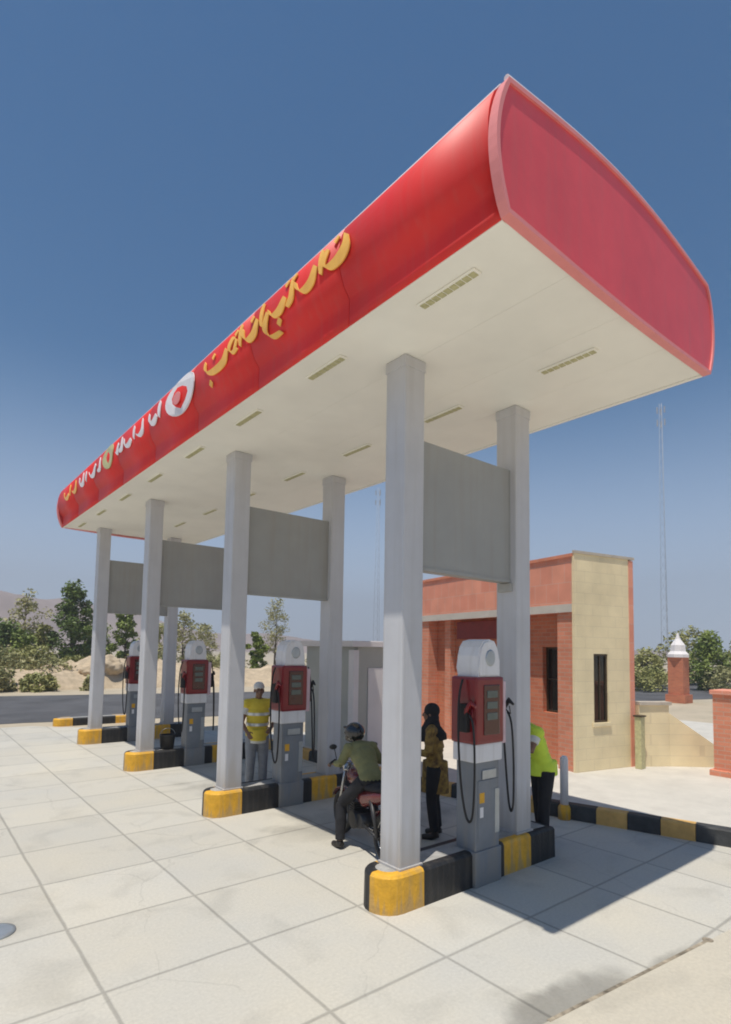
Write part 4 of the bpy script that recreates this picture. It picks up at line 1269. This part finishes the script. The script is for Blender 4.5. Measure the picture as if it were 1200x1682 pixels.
# ------------------------------------------------------------------ trees and shrubs
def leaves(b, clumps, n, size, rnd):
    for (cx_, cy_, cz_, r_) in clumps:
        for _ in range(n):
            v = Vector((rnd.gauss(0, 1), rnd.gauss(0, 1), rnd.gauss(0, 1)))
            v = v.normalized()*r_*(rnd.random()**0.45)
            v.z *= 0.85
            p = Vector((cx_, cy_, cz_))+v
            s_ = size*rnd.uniform(0.6, 1.4)
            a = Vector((rnd.gauss(0, 1), rnd.gauss(0, 1), rnd.gauss(0, 0.6))).normalized()
            c_ = a.cross(Vector((rnd.gauss(0, 1), rnd.gauss(0, 1), rnd.gauss(0, 1)))).normalized()
            b.face([b.bm.verts.new(p-a*s_), b.bm.verts.new(p+c_*s_*0.42), b.bm.verts.new(p+a*s_), b.bm.verts.new(p-c_*s_*0.42)])
def tree(name, x, y, h, w, m, label, cat='tree', seed=1, shape='oval', dens=70, group=None, base=0.22, nc=30, ls=0.13):
    rnd = random.Random(seed)
    t = empty(name, (x, y, 0), label, cat, group)
    clumps = []
    for k in range(nc):
        u = (k+0.5)/nc
        z = h*(base+(0.97-base)*u)
        if shape == 'cone': r_ = w/2*(1-u)**0.7
        elif shape == 'oval': r_ = w/2*math.sin(PI*(0.16+0.78*u))**0.8
        else: r_ = w/2*math.sin(PI*(0.3+0.62*u))**0.5
        a = k*2.399+rnd.uniform(-0.5, 0.5); rr_ = r_*rnd.uniform(0.3, 0.95)
        clumps.append((rr_*math.cos(a), rr_*math.sin(a), z+rnd.uniform(-0.1, 0.1)*h*0.4, max(0.18, w*0.17*rnd.uniform(0.7, 1.35))))
    if shape != 'bush':
        b = MB()
        lean = rnd.uniform(-0.15, 0.15)
        b.tube([(0, 0, -0.1), (lean*0.4, 0, h*0.25), (lean, 0.05, h*0.55), (lean*0.6, 0, h*0.9)], [0.04*h*0.5+0.03, 0.03*h*0.5+0.02, 0.04, 0.012], 8)
        for c_ in clumps[::2]:
            z0 = max(h*0.15, c_[2]-0.3*h*0.4)
            b.tube([(lean*min(1, z0/h/0.55), 0, z0), (c_[0]*0.5, c_[1]*0.5, (z0+c_[2])/2), (c_[0], c_[1], c_[2])], [0.035, 0.022, 0.008], 5)
        b.build('trunk', M['bark'], t)
    b = MB(); leaves(b, clumps, dens, ls, rnd); b.build('crown', m, t, fix=False)
    return t
G1 = 'trees beyond the road at left'
tree('tree', 8.97, 41.5, 6.3, 2.9, M['leaf_dark'], 'tall dark green tree left of the farthest column', seed=3, dens=150, nc=42, shape='oval', base=0.1, group=G1)
tree('tree', 7.2, 47.9, 6.0, 3.2, M['leaf_pale'], 'tall sparse pale tree behind, left of the dark green tree', seed=4, dens=55, nc=30, group=G1)
tree('tree', 4.9, 41.9, 3.6, 3.1, M['leaf_dark'], 'broad dark tree at the left edge', seed=5, dens=140, nc=34, base=0.05, group=G1)
tree('tree', 7.4, 42.4, 3.6, 2.0, M['leaf_olive'], 'small olive tree between the dark trees at left', seed=15, dens=80, nc=24, base=0.05, group=G1)
tree('tree', 12.3, 41.4, 5.0, 1.9, M['leaf_mid'], 'bright green tree seen between the two farthest columns', seed=6, dens=110, nc=28, base=0.1)
tree('tree', 19.4, 48.6, 5.2, 3.4, M['leaf_pale'], 'pale dry tree seen between the second and third columns', seed=7, dens=60, nc=30)
tree('tree', 22.9, 52.1, 4.4, 3.2, M['leaf_pale'], 'low pale dry tree just right of the taller dry one between columns', seed=8, dens=60, nc=28)
tree('tree', 19.55, 35.6, 3.3, 1.5, M['leaf_mid'], 'slim green tree just right of the second column', seed=9, dens=110, nc=26, base=0.08)
tree('tree', 30.8, 52.2, 7.3, 3.6, M['leaf_pale'], 'tall pale tree above the second fuel pump', seed=10, dens=60, nc=32)
tree('tree', 11.0, 43.5, 4.2, 2.6, M['leaf_mid'], 'mid green tree directly behind the farthest column', seed=21, dens=90, nc=26, base=0.05, group=G1)
tree('tree', 6.0, 40.5, 3.0, 2.4, M['leaf_mid'], 'low bright green tree right of the broad dark tree at the left edge', seed=22, dens=90, nc=26, base=0.03, group=G1)
tree('tree', 16.0, 45.0, 3.9, 3.0, M['leaf_olive'], 'olive tree seen between the third and fourth columns from the camera', seed=23, dens=80, nc=26, base=0.05)
G2 = 'trees beyond the wall at right'
tree('tree', 48.5, 18.8, 4.3, 4.2, M['leaf_olive'], 'tallest olive tree beyond the wall, behind the pointed pier', seed=11, dens=90, nc=34, base=0.05, group=G2)
tree('tree', 40.9, 18.5, 2.5, 2.8, M['leaf_olive'], 'low olive tree just right of the kiosk end', seed=12, dens=90, nc=26, base=0.05, group=G2)
tree('tree', 42.1, 15.0, 3.8, 2.8, M['leaf_mid'], 'green tree right of the pointed pier', seed=13, dens=100, nc=30, base=0.05, group=G2)
tree('tree', 46.5, 14.3, 3.3, 3.2, M['leaf_olive'], 'olive tree at the right edge above the gate pier', seed=14, dens=90, nc=28, base=0.05, group=G2)
G3 = 'scrub bushes beyond the road'
bl = ['round pale bush on the bank at the far left edge', 'yellow green bush on the bank under the tall pale tree', 'low olive bush on the bank under the dark green tree', 'small pale bush on the bank left of the farthest column', 'low bush on the bank just behind the farthest columns', 'pale bush beyond the road between the middle columns', 'olive bush beyond the road right of the second pump', 'low bush beyond the boundary wall at right', 'pale low bush farther right beyond the boundary wall', 'wide olive bush low on the bank at the left edge, under the broad dark tree', 'pale bush in front of the bank, left of the sandy boulders', 'olive bush behind the farthest column', 'pale bush beyond the road just right of the fourth fuel pump', 'wide olive scrub at the far left edge of the road', 'pale scrub at the foot of the bank, right of the wide olive scrub', 'small olive scrub at the foot of the bank below the tall pale tree', 'tiny pale scrub at the roadside in front of the sandy boulders']
for i, (x, y, h, w, m) in enumerate([(4.6, 36.5, 1.9, 2.4, 'leaf_pale'), (6.3, 38.9, 2.2, 2.6, 'leaf_olive'), (8.2, 37.6, 1.5, 2.2, 'leaf_olive'), (9.6, 38.4, 1.3, 1.6, 'leaf_pale'), (13.5, 38.0, 1.8, 3.0, 'leaf_pale'), (18.5, 38, 1.8, 3.2, 'leaf_pale'), (24.0, 34, 1.9, 3.2, 'leaf_olive'), (37.0, 17.0, 1.4, 3.4, 'leaf_olive'), (40.5, 13.4, 1.5, 3.0, 'leaf_pale'), (2.6, 35.4, 1.7, 3.0, 'leaf_olive'), (6.4, 34.8, 1.5, 2.6, 'leaf_pale'), (11.6, 35.6, 1.7, 2.6, 'leaf_olive'), (15.8, 34.4, 1.6, 3.0, 'leaf_pale'), (1.6, 31.9, 1.2, 2.6, 'leaf_olive'), (3.7, 32.2, 1.0, 2.2, 'leaf_pale'), (5.4, 31.8, 0.8, 1.7, 'leaf_olive'), (7.9, 31.6, 0.6, 1.2, 'leaf_pale')]):
    tree('bush', x, y, h, w, M[m], bl[i], 'bush', seed=30+i, shape='bush', dens=90, nc=20, base=0.05, group=G3, ls=0.10)
# loose boulders on the bank
for i, (x, y, r_, lab) in enumerate([(9.2, 33.4, 0.75, 'large sandy boulder on the bank left of the farthest column'), (8.3, 33.8, 0.5, 'smaller sandy boulder left of the large one on the bank')]):
    b = MB()
    bmesh.ops.create_icosphere(b.bm, subdivisions=4, radius=r_)
    for v in b.bm.verts:
        v.co *= 1+0.35*noise.fractal(v.co*1.4+Vector((i*7, 0, 0)), 0.9, 2.0, 5); v.co.z *= 0.7
    for fc in b.bm.faces: fc.smooth = True
    o = b.build('boulder', M['rock']); o.location = (x, y, 1.2-0.3*i); tag(o, lab, 'boulder', 'boulders on the bank')

# ------------------------------------------------------------------ dusty air
hz = bpy.data.materials.new('dusty air'); hz.use_nodes = True
nt = hz.node_tree; nt.nodes.clear()
om = nt.nodes.new('ShaderNodeOutputMaterial'); pv = nt.nodes.new('ShaderNodeVolumePrincipled')
pv.inputs['Color'].default_value = (0.86, 0.88, 0.93, 1)
pv.inputs['Density'].default_value = 0.0016
pv.inputs['Anisotropy'].default_value = 0.2
lk(nt, pv.outputs[0], om.inputs['Volume'])
b = MB(); b.box(-700, 700, -700, 800, -3.0, 90)
tag(b.build('haze', hz), kind='stuff')
